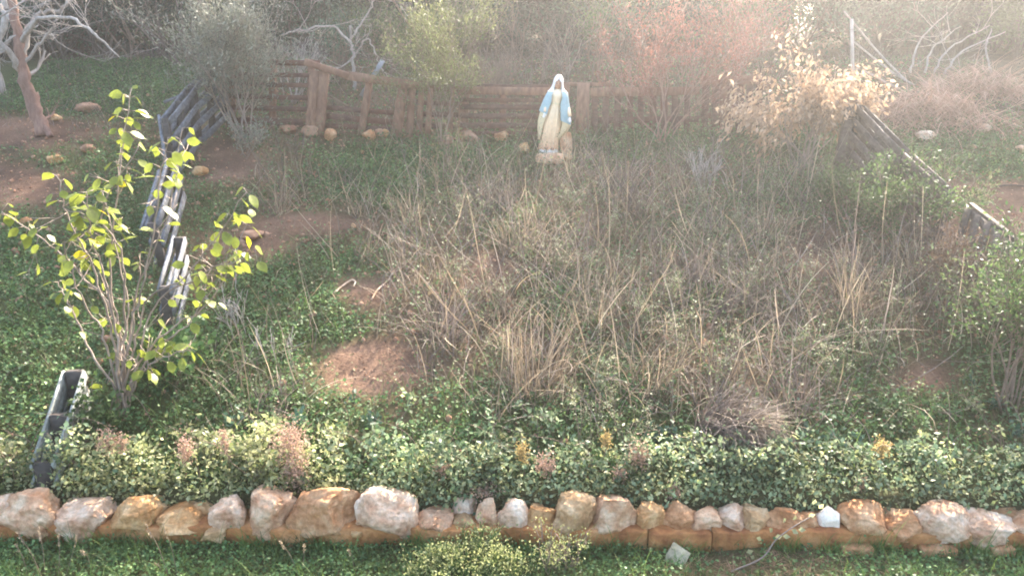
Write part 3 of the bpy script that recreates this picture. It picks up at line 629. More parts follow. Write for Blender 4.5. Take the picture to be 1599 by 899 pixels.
    block(858, 254, .39, .15, .2, .04, 'long squared tan stone lying in front of the statue foot', M['stone_pink'], 11)
    block(884, 238, .17, .30, .12, -.12, 'upright squared tan stone leaning behind the right of the statue', M['stone_pink'], 12)
    block(887, 246, .16, .12, .14, .35, 'small squared tan stone tipped at the right of the statue', M['stone_pink'], 13)
statue()

# ------------------------------------------------------------------ ground cover (nobody could count it)
def cover():
    XR, YR = (-9, 9), (4.78, 16)
    # low green leaves
    P = scatter(420000, (-8.5, 8.5), (4.76, 14.5), lambda a, b: np.clip(.22 + blob(a, b, GREEN) - 1.1 * blob(a, b, BARE), 0, 1) ** 1.2 * (.35 + .65 * (vnoise(a / 60, b / 34, 1, 2) > -.35)))
    P[:, 2] += rng.gamma(2, .022, len(P)); g = G(); D = rdir(len(P), .0, .4); sz = rng.uniform(.018, .042, len(P)) * (1 + (P[:, 1] - 5) * .03)
    leafs(g, P, D, sz, sz * .85, .1, nrm(rdir(len(P), 1.1))); mk('ground_cover_leaves', g, M['clover'], kind='stuff', label='low green clover-like leaves over the slope')
    # green blades
    P = scatter(90000, (-8.5, 8.5), (4.76, 14.5), lambda a, b: np.clip(.12 + blob(a, b, GREEN) * .7 - .75 * blob(a, b, BARE), 0, 1))
    g = G(); n = len(P); blades(g, P, rng.uniform(0, 6.28, n), rng.uniform(0, .7, n), rng.uniform(.2, 1.3, n), rng.gamma(4, .03, n) + .04, rng.uniform(.003, .007, n), 3)
    mk('green_grass', g, M['grass'], kind='stuff', label='short green grass on the slope')
    # dead litter on the soil
    P = scatter(120000, (-8.5, 8.5), (4.76, 15.5), lambda a, b: np.clip(.35 + .6 * blob(a, b, DRY), 0, 1) * .8); n = len(P)
    P[:, 2] += .006; g = G(); blades(g, P, rng.uniform(0, 6.28, n), rng.uniform(1.1, 1.65, n), rng.uniform(-.2, .4, n), rng.uniform(.03, .16, n), rng.uniform(.003, .009, n), 2)
    mk('dead_litter', g, M['litter'], kind='stuff', label='brown dead grass litter lying on the soil')
    # tangled dry stalks
    for nm, mat, cnt, sd in (('dry_grass', 'straw', 34000, 0), ('grey_dry_grass', 'straw_grey', 40000, 3)):
        P = scatter(cnt, (-7.5, 7.5), (5.2, 10.6), lambda a, b: np.clip(blob(a, b, DRY) * (.10 + .9 * (vnoise(a / 38, b / 26, 1, sd) > .08)) - .8 * blob(a, b, BARE), 0, 1)); n = len(P)
        g = G(); L = (rng.gamma(3.2, .10, n) + .08) * np.clip(1.25 - (P[:, 1] - 7) * .16, .5, 1); az = rng.uniform(0, 6.28, n)
        blades(g, P, az, rng.uniform(.05, 1.35, n), rng.uniform(-.4, 1.5, n), L, rng.uniform(.004, .010, n), 5, rng.uniform(-1.2, 1.2, n), .25)
        mk(nm, g, M[mat], kind='stuff', label='tangled dry grass stalks standing across the slope')
    P = scatter(16000, (-8.5, 8.5), (11.0, 15.5), lambda a, b: .5 + 0 * a); n = len(P); g = G()
    blades(g, P, rng.uniform(0, 6.28, n), rng.uniform(0, .9, n), rng.uniform(0, 1.3, n), rng.gamma(3, .07, n) + .06, rng.uniform(.003, .007, n), 4, 0, .25); mk('dry_grass_beyond', g, M['straw_grey'], kind='stuff', label='dry grass beyond the fences')
    P = scatter(900, (-7, 7), (5.4, 10.2), lambda a, b: np.clip(blob(a, b, DRY) - .6 * blob(a, b, BARE), 0, 1)); n = len(P); g = G()
    blades(g, P, rng.uniform(0, 6.28, n), rng.uniform(.1, 1.3, n), rng.uniform(-.3, .9, n), rng.uniform(.4, .95, n), rng.uniform(.005, .009, n), 7, rng.uniform(-.8, .8, n), .35); mk('long_dry_stalks', g, M['straw'], kind='stuff', label='long pale stalks leaning every way over the slope')
    # olive sprigs through the whole slope
    P = scatter(9000, (-8, 8), (5.1, 11.2), lambda a, b: np.clip((.35 + .65 * blob(a, b, DRY)) * (vnoise(a / 50, b / 30, 1, 6) > -.25) - .9 * blob(a, b, BARE), 0, 1)); n = len(P); gs, gl = G(), G()
    L = rng.gamma(4, .05, n) + .08; tp = blades(gs, P, rng.uniform(0, 6.28, n), rng.uniform(0, .6, n), rng.uniform(-.3, .5, n), L, .004, 3); k = 11
    q = rng.uniform(.15, 1.05, (n, k, 1)); c = (P[:, None, :] * (1 - q) + tp[:, None, :] * q + rng.normal(0, .013, (n, k, 3))).reshape(-1, 3); sz = rng.uniform(.014, .034, n * k)
    leafs(gl, c, rdir(n * k, .35), sz, sz * .42, .15, rdir(n * k, .7)); mk('weed_stems', gs, M['twig'], kind='stuff', label='thin weed stems all over the slope'); mk('weed_leaves', gl, M['forb'], kind='stuff', label='small grey-green weed leaves all over the slope')
    # lawn in front of the wall
    x = rng.uniform(-5, 5, 60000); y = rng.uniform(3.0, 4.42, 60000); y = y - .015 * x; P = np.stack([x, y, zg(x, y)], -1)
    px, py = proj(P); k = rng.uniform(0, 1, len(P)) > .85 * blob(px, py, [(1180, 885, 170, 45, 1)]); P = P[k]; n = len(P)
    P[:, 2] += rng.gamma(2, .013, n); sz = rng.uniform(.014, .03, n); g = G(); leafs(g, P, rdir(n, 0, .4), sz, sz * .9, .1, nrm(rdir(n, 1.3))); mk('lawn_clover', g, M['clover'], kind='stuff', label='clover leaves in front of the stone wall')
    P = P[rng.integers(0, n, 22000)]; n = len(P); P[:, 2] = zg(P[:, 0], P[:, 1]); g = G(); blades(g, P, rng.uniform(0, 6.28, n), rng.uniform(0, .7, n), rng.uniform(.2, 1.2, n), rng.gamma(4, .022, n) + .03, rng.uniform(.002, .005, n), 3); mk('lawn_grass', g, M['grass'], kind='stuff', label='grass blades in front of the stone wall')
    x = rng.uniform(-5, 5, 3500); y = ywall(x) - rng.gamma(1.2, .02, 3500) - .008; P = np.stack([x, y, zg(x, y)], -1); k = vnoise(x, x * 0, 3.1, 2) > -.1; P = P[k]; n = len(P); g = G()
    blades(g, P, rng.uniform(0, 6.28, n), rng.uniform(0, .6, n), rng.uniform(.2, 1.0, n), rng.gamma(3, .03, n) + .03, rng.uniform(.003, .006, n), 4); mk('kerb_grass', g, M['grass'], kind='stuff', label='grass growing up against the kerb foot')
    x = rng.uniform(1.0, 2.6, 2500); y = rng.uniform(3.8, 4.32, 2500); P = np.stack([x, y, zg(x, y) + .004], -1); n = len(P); g = G()
    blades(g, P, rng.uniform(0, 6.28, n), rng.uniform(1.2, 1.6, n), 0, rng.uniform(.02, .12, n), rng.uniform(.002, .006, n), 2); mk('lawn_litter', g, M['litter'], kind='stuff', label='dead stems on the bare earth before the wall')
    # pebbles and clods
    x = rng.uniform(-8, 8, 14000); y = rng.uniform(4.8, 15, 14000); V0, F0 = ico(1); g = G(); n = len(x)
    s = rng.gamma(1.6, .006, n) + .004; V = V0[None] * s[:, None, None] * rng.uniform(.6, 1.2, (n, 1, 3)) + np.stack([x, y, zg(x, y)], -1)[:, None, :]
    g.add(V.reshape(-1, 3), (F0[None] + (np.arange(n) * len(V0))[:, None, None]).reshape(-1, 3)); mk('soil_clods', g, M['soil_stone'], kind='stuff', label='small clods and pebbles on the red soil')
cover()

# ------------------------------------------------------------------ plants that stand out
def pxm(p): return FPX / (p[1] * cp + (CAMZ - p[2]) * sp)
def clump(px, py, h, n, mat, label, spread=.10, tilt=.45,  lean=(0, 0), curl=.6, name='dry_grass_clump', cat='grass clump', group=None, w=(.004, .008), segs=6):
    spread = spread * 1.7 if 'mound' not in name else spread; tilt = tilt * 1.35
    p = hit(px, py); g = G(); b = np.repeat(p[None], n, 0); r = np.sqrt(rng.uniform(0, 1, n)) * spread; a = rng.uniform(0, 6.28, n)
    b[:, 0] += r * np.cos(a); b[:, 1] += r * np.sin(a) * .8; b[:, 2] = zg(b[:, 0], b[:, 1]) - .01
    az = a + rng.normal(0, 1.0, n); tl = np.abs(rng.normal(0, tilt, n))
    vx = np.sin(tl) * np.cos(az) + lean[0]; vy = np.sin(tl) * np.sin(az) + lean[1]; az = np.arctan2(vy, vx); tl = np.arctan(np.hypot(vx, vy))
    blades(g, b, az, tl, rng.normal(curl, .65, n), h * rng.uniform(.25, 1.15, n), rng.uniform(*w, n), segs, rng.normal(0, .9, n), .3)
    o = mk(name, g, mat, origin=p); tag(o, label, cat, group); return o
S_, SG = M['straw'], M['straw_grey']
CL = [(690, 530, .62, 150, SG, 'grey spray of dry grass right of the bent pale stick', .10, .45, (.05, 0)), (805, 395, .55, 130, S_, 'tan dry grass clump in the middle, below the statue', .1, .35, (.1, 0)), (830, 610, .65, 170, S_, 'tall tan grass clump above the hedge leaves, left of centre', .14, .35, (.0, 0)),
 (1010, 600, .55, 130, S_, 'tan tussock between the straw mound and the green patch', .12, .5, (.05, 0)), (1325, 500, .75, 90, S_, 'long arching straw stems rising right of centre', .06, .30, (.0, 0)), (1210, 500, .6, 80, SG, 'grey stems splayed flat to the left of the arching straw', .06, .4, (-1.1, 0)),
 (1240, 640, .55, 110, SG, 'upright grey grass clump right of the straw mound', .10, .25, (0, 0)), (560, 330, .4, 80, S_, 'small tan grass clump below the green patch at upper left', .08, .5, (0, 0)), (440, 330, .55, 60, S_, 'thin tan stems left of the bare soil strip', .06, .25, (.1, 0)),
 (640, 350, .5, 90, S_, 'reddish tan grass clump left of centre on the upper slope', .1, .5, (0, 0)), (760, 320, .45, 90, SG, 'grey grass clump between feathery bush and statue', .1, .45, (0, 0)), (960, 300, .5, 110, SG, 'grey brown clump right of the statue stones', .12, .4, (0, 0)),
 (1190, 370, .45, 90, S_, 'pinkish tan clump below the picket fence', .1, .5, (0, 0)), (1430, 430, .5, 100, S_, 'tan twiggy clump under the green shrub on the right', .12, .4, (0, 0)), (420, 640, .4, 80, SG, 'short grey clump above the pink flower heads', .1, .6, (0, 0)),
 (930, 500, .6, 110, S_, 'tan clump at the centre of the slope', .12, .55, (0, 0)), (1080, 430, .5, 90, SG, 'grey clump behind the pale flower stems', .12, .5, (0, 0))]
for (px, py, h, n, m, lab, sp_, tl, ln) in CL: clump(px, py, h, n, m, lab, sp_, tl, ln)
clump(1115, 668, .52, 1100, SG, 'big combed mound of fallen straw above the wall, right of centre', .17, .30, (.55, -.45), 1.3, 'straw_mound', 'straw mound')
clump(1165, 672, .44, 600, S_, 'smaller fallen straw tuft at the right of the big mound', .10, .3, (.30, -.5), 1.3, 'straw_mound', 'straw mound')
clump(1110, 490, .75, 70, SG, 'pale stems lying flat and fanning to the left at mid slope', .05, .15, (1.6, .2), .2)
def stalks():
    for (px, py, tx, ty, lab) in ((852, 330, 850, 235, 'single tall stalk rising just below the statue stones'), (700, 300, 720, 175, 'tall thin bare stalk before the feathery bush'), (515, 720, 545, 660, 'thin stem leaning right among the hedge leaves'), (960, 640, 1060, 470, 'long straight straw leaning right of centre'),
                                  (900, 560, 985, 450, 'leaning straw stalk at the centre'), (1265, 660, 1240, 545, 'tall curved stem right of the straw mound'), (1555, 690, 1480, 600, 'thin pale stem arching at lower right'), (590, 480, 690, 390, 'long pale straw leaning right beside the bent stick')):
        p = hit(px, py); q = at_y(tx, ty, p[1] + .05); mid = (p + q) / 2 + np.array([.03, 0, .04]); g = G(); pts = smooth_path([p, mid, q], 6); tube(g, pts, np.linspace(.004, .002, len(pts)), 4)
        for k in range(5): i = rng.integers(6, len(pts)); tube(g, [pts[i], pts[i] + rdir(1, .5)[0] * .06], [.002, .001], 3)
        tag(mk('dry_stalk', g, M['straw'], origin=p), lab, 'stalk')
    for pts_, r, lab, m in (([(522, 457), (535, 446), (549, 437), (555, 440), (552, 447)], .011, 'pale stick bent like a hook lying on the slope', 'stone_white'), ([(580, 468), (590, 452), (606, 438), (612, 428), (626, 419)], .010, 'pale wavy stick lying right of the hooked one', 'stone_white'), ([(1440, 640), (1500, 650), (1515, 680)], .008, 'thin pale arched stick at lower right', 'straw'),
                            ([(1555, 291), (1580, 289), (1605, 291)], .012, 'dark stick on the bare ground beyond the right fence', 'bark_dark')):
        W_ = [hit(a, b, .02) for a, b in pts_]; g = G(); pp = smooth_path(W_, 5); tube(g, pp, np.full(len(pp), r) * np.linspace(1, .6, len(pp)), 6); tag(mk('stick', g, M[m], origin=W_[0]), lab, 'stick')
stalks()
def forb(px, py, h, label=None, nst=7, head=True, mat='forb', spread=.5, group=None, name='flowering_weed', cat='weed', headmat='whitehead', lsz=.022, ln=34):
    p = hit(px, py); t = thing(name, label, cat, p, group); gs, gl, gh = G(), G(), G()
    for _ in range(nst):
        d = nrm(np.array([rng.normal(0, spread), rng.normal(0, spread), 1.4])); tips = []
        grow(gs, p + np.array([rng.normal(0, .03), rng.normal(0, .03), -.01]), d, h * rng.uniform(.6, 1), .0035, 1, 3, .6, tips, .12, .10, 4, .45, 5, .0012, .55)
        T = np.array([q[0] for q in tips]); b = p + (T.mean(0) - p) * rng.uniform(.1, 1.1, ln)[:, None] + rng.normal(0, .022, (ln, 3)); b[:, 2] = np.maximum(b[:, 2], zg(b[:, 0], b[:, 1]))
        sz = lsz * rng.uniform(.6, 1.5, ln); leafs(gl, b, rdir(ln, .3), sz, sz * .45, .15)
        if head:
            k = 10; c = T[-1] + rng.normal(0, .016, (k, 3)) * np.array([1, 1, .6]); leafs(gh, c, rdir(k, .7), .014, .010, .1)
            c = T[rng.integers(0, len(T), 14)] + rng.normal(0, .012, (14, 3)); leafs(gh, c, rdir(14, .7), .011, .009, .1)
    mk('stem', gs, M['twig'], t, kind='stuff'); mk('foliage', gl, M[mat], t, kind='stuff')
    if head: mk('flower_heads', gh, M[headmat], t, kind='stuff')
    return t
fp = [(985, 430), (1075, 390), (1130, 420), (945, 370), (1040, 470), (1000, 510), (905, 440), (1160, 470), (880, 320), (1090, 330), (1190, 320), (1015, 350), (1240, 560), (1290, 600), (1110, 590), (975, 690), (905, 690), (1200, 440), (1250, 470), (860, 420), (930, 600), (1060, 560), (780, 560), (760, 490), (700, 440), (1150, 370), (1350, 560), (1390, 500), (730, 350), (1310, 440)]
for i, (a, b) in enumerate(fp): forb(a + 6, b + 12, rng.uniform(.32, .5), 'olive green weed with small pale flower heads among the dry grass', 6, True, group='pale-headed weeds on the slope')

M['mid_leaf'] = leafmat('mid_green_leaf', [H('4c6044'), H('6e8260'), H('949f7c'), H('3c543c')], .35, .5, .4, 3)
# hedge of rambling leaves behind the wall: one mass, with countable dried heads
def hedge():
    gs, gl, gd, gm = G(), G(), G(), G()
    for i in range(400):
        x = rng.uniform(-5.2, 5.2); yy = 4.74 + rng.gamma(1.5, .17); left = x < -1.6
        if (x > 2.2 and rng.uniform() < .35) or vnoise(x, yy, 2.1, 8) + .3 * vnoise(x, yy, 6, 3) < .02: continue
        hh = (.24 if left else .16) * (1.25 if abs(x) < 1.2 else 1) * rng.uniform(.4, 1.0) * (1 + .3 * vnoise(x, yy, 2.2, 3)) * (1.9 if rng.uniform() < .14 else 1) * (1.5 if yy < 4.9 else .6 if yy > 5.05 else 1); p = gp(x, yy); tips = []
        if x > 1.5: hh *= .75
        grow(gs, p, [rng.normal(0, .5), rng.normal(-.1, .4), 1], hh, .004, 1, 3, .8, tips, .05, .15, 4, .6, 4, .0015)
        T = np.array([q[0] for q in tips]); n = int(rng.uniform(14, 56)); b = T[rng.integers(0, len(T), n)] + rng.normal(0, .03, (n, 3)); lit = yy < (5.2 if x < 1 else 4.95)  # sunlight on the strip by the wall is put into paler leaf colours
        sz = rng.uniform(.028, .062, n); leafs((gl if rng.uniform() < (.85 if x < -1.2 else .30) else gm) if lit or rng.uniform() < .2 else gd, b, rdir(n, .3), sz, sz * .62, .15, rdir(n, .9))  # sunlit left side coloured mostly pale, right side mostly darker
    for i in range(90):
        x = rng.uniform(-5, 5); yy = 4.74 + rng.gamma(1.6, .16); p = gp(x, yy); az = rng.uniform(0, 6.28); L = rng.uniform(.25, .55); d = np.array([math.cos(az) * .6, math.sin(az) * .5, 1.0])
        P = smooth_path([p, p + d * L * .55, p + d * L * .8 + np.array([math.cos(az), math.sin(az), -.1]) * L * .35], 5); tube(gs, P, np.linspace(.004, .0015, len(P)), 4); k = rng.integers(0, 14)
        if k > 3: b = P[rng.integers(4, len(P), k)] + rng.normal(0, .008, (k, 3)); leafs(gl if rng.uniform() < .5 else gm, b, rdir(k, .2), rng.uniform(.025, .05, k), .022, .15, rdir(k, .8))
    mk('mid_hedge_leaves', gm, M['mid_leaf'], kind='stuff', label='mid green rambling leaves behind the stones, thickest toward the right')
    mk('hedge_stems', gs, M['twig'], kind='stuff', label='thin stems of the rambling growth behind the wall'); mk('hedge_leaves', gl, M['pale_leaf'], kind='stuff', label='pale green rambling leaves crowding over the stone wall')
    mk('trailing_leaves', gd, M['ivy'], kind='stuff', label='darker trailing leaves above the pale ones behind the wall')
def hedge_foot():
    n = 12000; x = rng.uniform(-5.4, 5.4, n); x = x[(vnoise(x, x * 0, 1.7, 9) + .6 * vnoise(x, x * 0, 5.1, 3)) > rng.uniform(-.15, .5, n)]; n = len(x); y = ywall(x) + .22 + rng.gamma(1.3, .10, n); P = np.stack([x, y, zg(x, y) + rng.uniform(0, 1, n) ** .7 * .30 * np.clip(1.25 - (y - ywall(x) - .22) * 2.2, .35, 1.1) * (1 + .7 * vnoise(x, y, 3, 2))], -1)
    m = 13000; x = rng.uniform(-5.4, 5.4, m); x = x[vnoise(x, x * 0, 2.6, 4) + .4 * vnoise(x, x * 0, 7, 1) > rng.uniform(-.7, .6, m)]; m = len(x); y = ywall(x) + rng.uniform(.22, .55, m); P = np.concatenate([P, np.stack([x, y, zg(x, y) + .02 + rng.uniform(0, 1, m) ** 1.1 * np.clip(.32 - (y - ywall(x) - .28) * .5, .05, .4) * (1 + .5 * vnoise(x, y, 4, 1))], -1)]); q = 9000; x = rng.uniform(-5.4, 5.4, q); y = ywall(x) + rng.uniform(.17, .36, q); P = np.concatenate([P, np.stack([x, y, rng.uniform(.13, .40, q) + .05 * vnoise(x, y, 5, 2)], -1)]); n = len(P)
    sz = rng.uniform(.022, .05, n); g = G(); k = rng.uniform(0, 1, n) < np.where(P[:, 0] < -1.2, .85, .35); g2 = G(); leafs(g2, P[~k], rdir(int((~k).sum()), .3), sz[~k], sz[~k] * .62, .15, rdir(int((~k).sum()), .9)); mk('low_mid_leaves', g2, M['mid_leaf'], kind='stuff', label='low mid green leaves directly behind the stones')  # sun on the left leaves is coloured in: mostly pale there, darker to the right
    P = P[k]; sz = sz[k]; n = len(P); leafs(g, P, rdir(n, .3), sz, sz * .62, .15, rdir(n, .9)); mk('low_hedge_leaves', g, M['pale_leaf'], kind='stuff', label='low pale leaves directly behind the stones')
hedge(); hedge_foot()
def head_stalk(px, py, w, h, mat, lab):
    Y = 4.70 + (735 - py) * .0018; c = at_y(px, py, Y); p = gp(c[0] + rng.normal(0, .03), Y + .03); s = pxm(c); t = thing('dried_flower_stalk', lab, 'flower stalk', p); g = G(); gh = G()
    top = c + np.array([0, 0, h / 2 / s]); pts = smooth_path([p, (p + top) / 2 + np.array([.02, 0, .02]), top], 5); tube(g, pts, np.linspace(.004, .002, len(pts)), 4)
    for _ in range(9): q = c + rng.normal(0, 1, 3) * np.array([w / 4 / s, .02, h / 4 / s]); tube(g, [c - np.array([0, 0, h / 2.2 / s]), q], [.002, .001], 3)
    n = int(110 + w * h * .4); b = c + rng.normal(0, 1, (n, 3)) * np.array([w / 3.6 / s, w / 4 / s, h / 3.6 / s]); leafs(gh, b, rdir(n, .4), rng.uniform(.012, .024, n), .010, .15)
    mk('stem', g, M['twig'], t); mk('flower_head', gh, M[mat], t, kind='stuff')
for a in [(168, 688, 26, 34, 'pinkhead', 'leftmost pink dried flower head above the wall'), (190, 692, 16, 26, 'pinkhead', 'small pink head just right of the leftmost one'), (290, 702, 22, 42, 'pinkhead', 'pink dried flower spike left of centre-left hedge'), (350, 690, 16, 36, 'pinkhead', 'slim pink spike by the dark leaves at left'),
          (452, 690, 44, 60, 'pinkhead', 'broad reddish dried plume with bare tips'), (462, 735, 36, 60, 'pinkhead', 'lower brownish plume under the broad reddish one'), (690, 731, 20, 16, 'pinkhead', 'tiny pink head low in the middle of the hedge'), (815, 706, 16, 34, 'goldhead', 'golden upright flower spike near the middle'),
          (852, 726, 28, 34, 'pinkhead', 'round brown-pink head right of the golden spike'), (946, 686, 14, 26, 'goldhead', 'small golden spike right of the middle'), (998, 708, 28, 38, 'pinkhead', 'bright peach dried head standing high right of the middle'), (968, 740, 18, 22, 'pinkhead', 'pink tuft below left of the peach head'),
          (1052, 770, 22, 26, 'pinkhead', 'pink tuft right behind the orange stones'), (1345, 757, 12, 20, 'pinkhead', 'tiny orange-pink head on a thin stem at right'), (755, 765, 40, 22, 'pinkhead', 'low orange-pink cluster right above the small stones'), (1378, 700, 20, 30, 'goldhead', 'yellowish leaning sprig at lower right')]: head_stalk(*a)

# ------------------------------------------------------------------ the mulberry sapling, each leaf its own part
def leafmesh(seed):
    r = np.random.default_rng(seed); out = [(0, 0), (.18, .20), (.42, .33), (.62, .33), (.82, .20), (1.0, .03), (1.14, 0)]; V = []
    for (u, w) in out: V.append([u, 0, -.12 * u * u])
    for (u, w) in out[1:-1]: V.append([u - .06 + r.uniform(-.03, .03), w * r.uniform(.9, 1.1), .12 * w - .14 * u * u]); 
    for (u, w) in out[1:-1]: V.append([u - .06 + r.uniform(-.03, .03), -w * r.uniform(.9, 1.1), .12 * w - .14 * u * u])
    F3 = [[0, 1, 7], [0, 12, 1], [5, 6, 11], [5, 16, 6]]; F4 = [[i, i + 1, i + 7, i + 6] for i in range(1, 5)] + [[i + 1, i, i + 11, i + 12] for i in range(1, 5)]
    me = mesh_data('leaf', np.array(V), [np.array(F3), np.array(F4)], True); return me
def sapling():
    base = hit(188, 640); t = thing('mulberry_sapling', 'many-stemmed sapling with yellow-green heart-shaped leaves at left', 'sapling', base)
    Y0 = base[1]; g = G(); r = np.random.default_rng(3); me = [leafmesh(i) for i in range(3)]
    for m in me: m.materials.append(M['mulberry'])
    mey = leafmesh(9); mey.materials.append(M['mul_yellow'])
    stems = [([(180, 640), (178, 540), (150, 430), (110, 345), (88, 275)], -.2, 8, .55), ([(185, 640), (190, 540), (172, 420), (190, 260), (205, 138)], .1, 13, .72), ([(192, 640), (200, 540), (215, 450), (262, 330), (285, 200)], .3, 10, .6),
             ([(190, 640), (180, 500), (120, 420), (60, 370), (2, 330)], .0, 9, .5), ([(186, 640), (182, 530), (160, 420), (140, 360), (135, 300)], -.35, 11, .6), ([(196, 640), (210, 540), (230, 470), (300, 420), (385, 300)], -.1, 8, .7),
             ([(195, 640), (215, 560), (240, 480), (310, 430), (400, 398)], .1, 9, .6), ([(190, 640), (195, 520), (190, 400), (160, 330), (215, 232)], -.1, 9, .6), ([(188, 640), (150, 560), (110, 480), (90, 440)], .2, 5, .5), ([(190, 640), (230, 560), (300, 500), (330, 420)], .25, 9, .5), ([(190, 640), (205, 520), (228, 420), (250, 290), (262, 215)], -.3, 8, .6),
             ([(190, 640), (168, 540), (125, 460), (100, 380)], -.3, 5, .6), ([(192, 640), (235, 540), (330, 470), (395, 330)], .35, 7, .75), ([(190, 640), (215, 590), (250, 560), (300, 545)], -.2, 10, .3), ([(190, 640), (185, 560), (200, 470), (160, 300)], .45, 7, .7)]
    spots = []
    for (pp, dy, nl, st) in stems:
        W_ = [at_y(a, b, Y0 + dy * (i / (len(pp) - 1)) + .0) for i, (a, b) in enumerate(pp)]; nl = int(nl * 1.25); W_[0] = base + np.array([r.normal(0, .05), r.normal(0, .04), -.02]); P = smooth_path(W_, 7); P[1:-1] += r.normal(0, .008, (len(P) - 2, 3))
        tube(g, P, np.linspace(.0105, .0035, len(P)), 6)
        for k in range(nl):
            q = st + (1 - st) * (k / max(1, nl - 1)) ** .6; i = min(len(P) - 1, int(q * (len(P) - 1))); d = nrm(P[i] - P[max(0, i - 2)])
            sd = nrm(np.cross(d, r.normal(size=3))); pet = P[i] + sd * r.uniform(.03, .07) + np.array([0, 0, .015]); tube(g, [P[i], pet], [.003, .002], 3); spots.append((pet, nrm(sd * np.array([1, 1, .3]) + d * .4)))
            if r.uniform() < .45: sd = -sd; pet = P[i] + sd * r.uniform(.03, .06); tube(g, [P[i], pet], [.003, .002], 3); spots.append((pet, nrm(sd * np.array([1, 1, .3]) + d * .3)))
        # bare side twigs
        for _ in range(3):
            i = r.integers(5, len(P) - 3); tips = []; grow(g, P[i], nrm(P[i + 1] - P[i] + r.normal(0, .5, 3)), r.uniform(.15, .4), .004, 1, 2, .5, tips, .1, .1, 3, .5, 4)
            for (q, dd) in tips[::2]:
                if r.uniform() < .3: spots.append((q, nrm(dd * np.array([1, 1, .2]))))
    st = mk('stem', g, M['bark'], t, smooth=True)
    for i, (p, d) in enumerate(spots[:295]):
        yel = r.uniform() < .03; o = bpy.data.objects.new('leaf', mey if yel else me[i % 3]); C.objects.link(o); o.parent = t
        s = r.uniform(.062, .128); dd = Vector((d[0], d[1] * .7, d[2] - r.uniform(.3, 1.3))).normalized(); q = dd.to_track_quat('X', 'Z')
        o.rotation_mode = 'QUATERNION'; o.rotation_quaternion = q @ Vector((r.normal(0, .5), 0, 0)).to_track_quat('X', 'Z') if False else q
        o.rotation_mode = 'XYZ'; e = q.to_euler(); o.rotation_euler = (e.x + r.normal(0, .7), e.y + r.normal(0, .25), e.z); o.scale = (s, s, s); o.location = Vector(p - base)
sapling()

# ------------------------------------------------------------------ shrubs and trees
def shrub(name, label, cat, base, stems, h, spread, leafmat_, nl, lsz, ratio=.45, bark='twig', depth=2, nch=4, r0=.012, scat=.04, droop=0, group=None, up=.12, lowest=0, spr=.6, jit=.15, flat_=1.0, clear=0.0):
    t = thing(name, label, cat, base, group); g = G(); tips = []
    for _ in range(stems):
        d = nrm(np.array([rng.normal(0, spread), rng.normal(0, spread * .7), 1])); grow(g, base + np.array([rng.normal(0, .06), rng.normal(0, .05), -.03]), d, h * rng.uniform(.55, .8), r0 * rng.uniform(.7, 1.1), depth, nch, spr, tips, up, jit, 6, .6, 5)
    mk('stem' if r0 < .03 else 'trunk', g, M[bark], t, smooth=True)
    if nl:
        T = np.array([q[0] for q in tips]); D = np.array([q[1] for q in tips]); T_ok = T[:, 2] > base[2] + lowest; T = T[T_ok]; D = D[T_ok]; i = rng.integers(0, len(T), nl)
        P = T[i] + rng.normal(0, scat, (nl, 3)); dd = nrm(D[i] + rng.normal(0, .7, (nl, 3)) - np.array([0, 0, droop])); sz = lsz * rng.uniform(.6, 1.4, nl)
        gl = G(); leafs(gl, P, dd, sz, sz * ratio, .15, None, .1 if droop else 0); mk('foliage', gl, M[leafmat_], t, kind='stuff')
    return t
# grey narrow-leaved bush at the back left corner
shrub('olive_bush', 'tall grey narrow-leaved bush in front of the far left fence corner', 'bush', hit(395, 235), 9, .34, 2.3 * .62, .0 and 0, 0, 0) if False else None
shrub('olive_bush', 'tall grey narrow-leaved bush in front of the far left fence corner', 'bush', hit(382, 224), 10, 1.75, .26, 'olive', 14000, .06, .24, 'bark', 2, 6, .014, .09, lowest=-.1)
shrub('grey_bush', 'low grey bush at the foot of the tall grey narrow-leaved bush', 'bush', hit(380, 245), 6, .55, .6, 'olive', 900, .045, .25, 'bark', 1, 4, .008, .04)
shrub('feathery_bush', 'feathery yellow-green bush before the fence left of the statue', 'bush', hit(692, 232), 6, 1.7, .07, 'yellowgreen', 9000, .042, .3, 'twig', 2, 5, .010, .05, lowest=.35)
shrub('feathery_bush', 'thin bare-stemmed bush in front of the feathery yellow-green one', 'bush', hit(705, 290), 3, 1.0, .12, 'yellowgreen', 260, .03, .3, 'twig', 1, 4, .006, .03)
shrub('red_bush', 'bush of fine dull red leaves before the picket fence', 'bush', hit(1030, 222), 8, 1.8, .34, 'red', 6000, .038, .3, 'bark_red', 2, 5, .012, .06, lowest=.35)
shrub('red_bush', 'paler thin red bush right of the main red bush, behind the pickets', 'bush', gp(3.3, 11.5), 6, 1.9, .26, 'red', 3000, .036, .3, 'bark_red', 2, 4, .010, .06, lowest=.7)
shrub('tan_leaved_bush', 'bush hung with big dried tan leaves at the right fence corner', 'bush', hit(1255, 262), 10, 1.36, .42, 'tan', 4200, .070, .46, 'bark', 2, 5, .014, .07, droop=1.3, lowest=.15, up=.02)
shrub('green_shrub', 'bushy green shrub leaning over the middle right pallet', 'shrub', hit(1400, 375), 12, .85, .9, 'shrubgreen', 5200, .038, .55, 'twig', 2, 4, .009, .06, up=.02)
shrub('green_shrub', 'lower green shrub left of the one over the right pallet', 'shrub', hit(1325, 350), 8, .65, .8, 'shrubgreen', 2600, .034, .55, 'twig', 2, 3, .008, .06)
shrub('green_shrub', 'yellowish sprig shrub at the end of the slatted right pallet', 'shrub', hit(1480, 350), 4, .6, .5, 'pale_leaf', 600, .036, .6, 'twig', 1, 4, .006, .05)
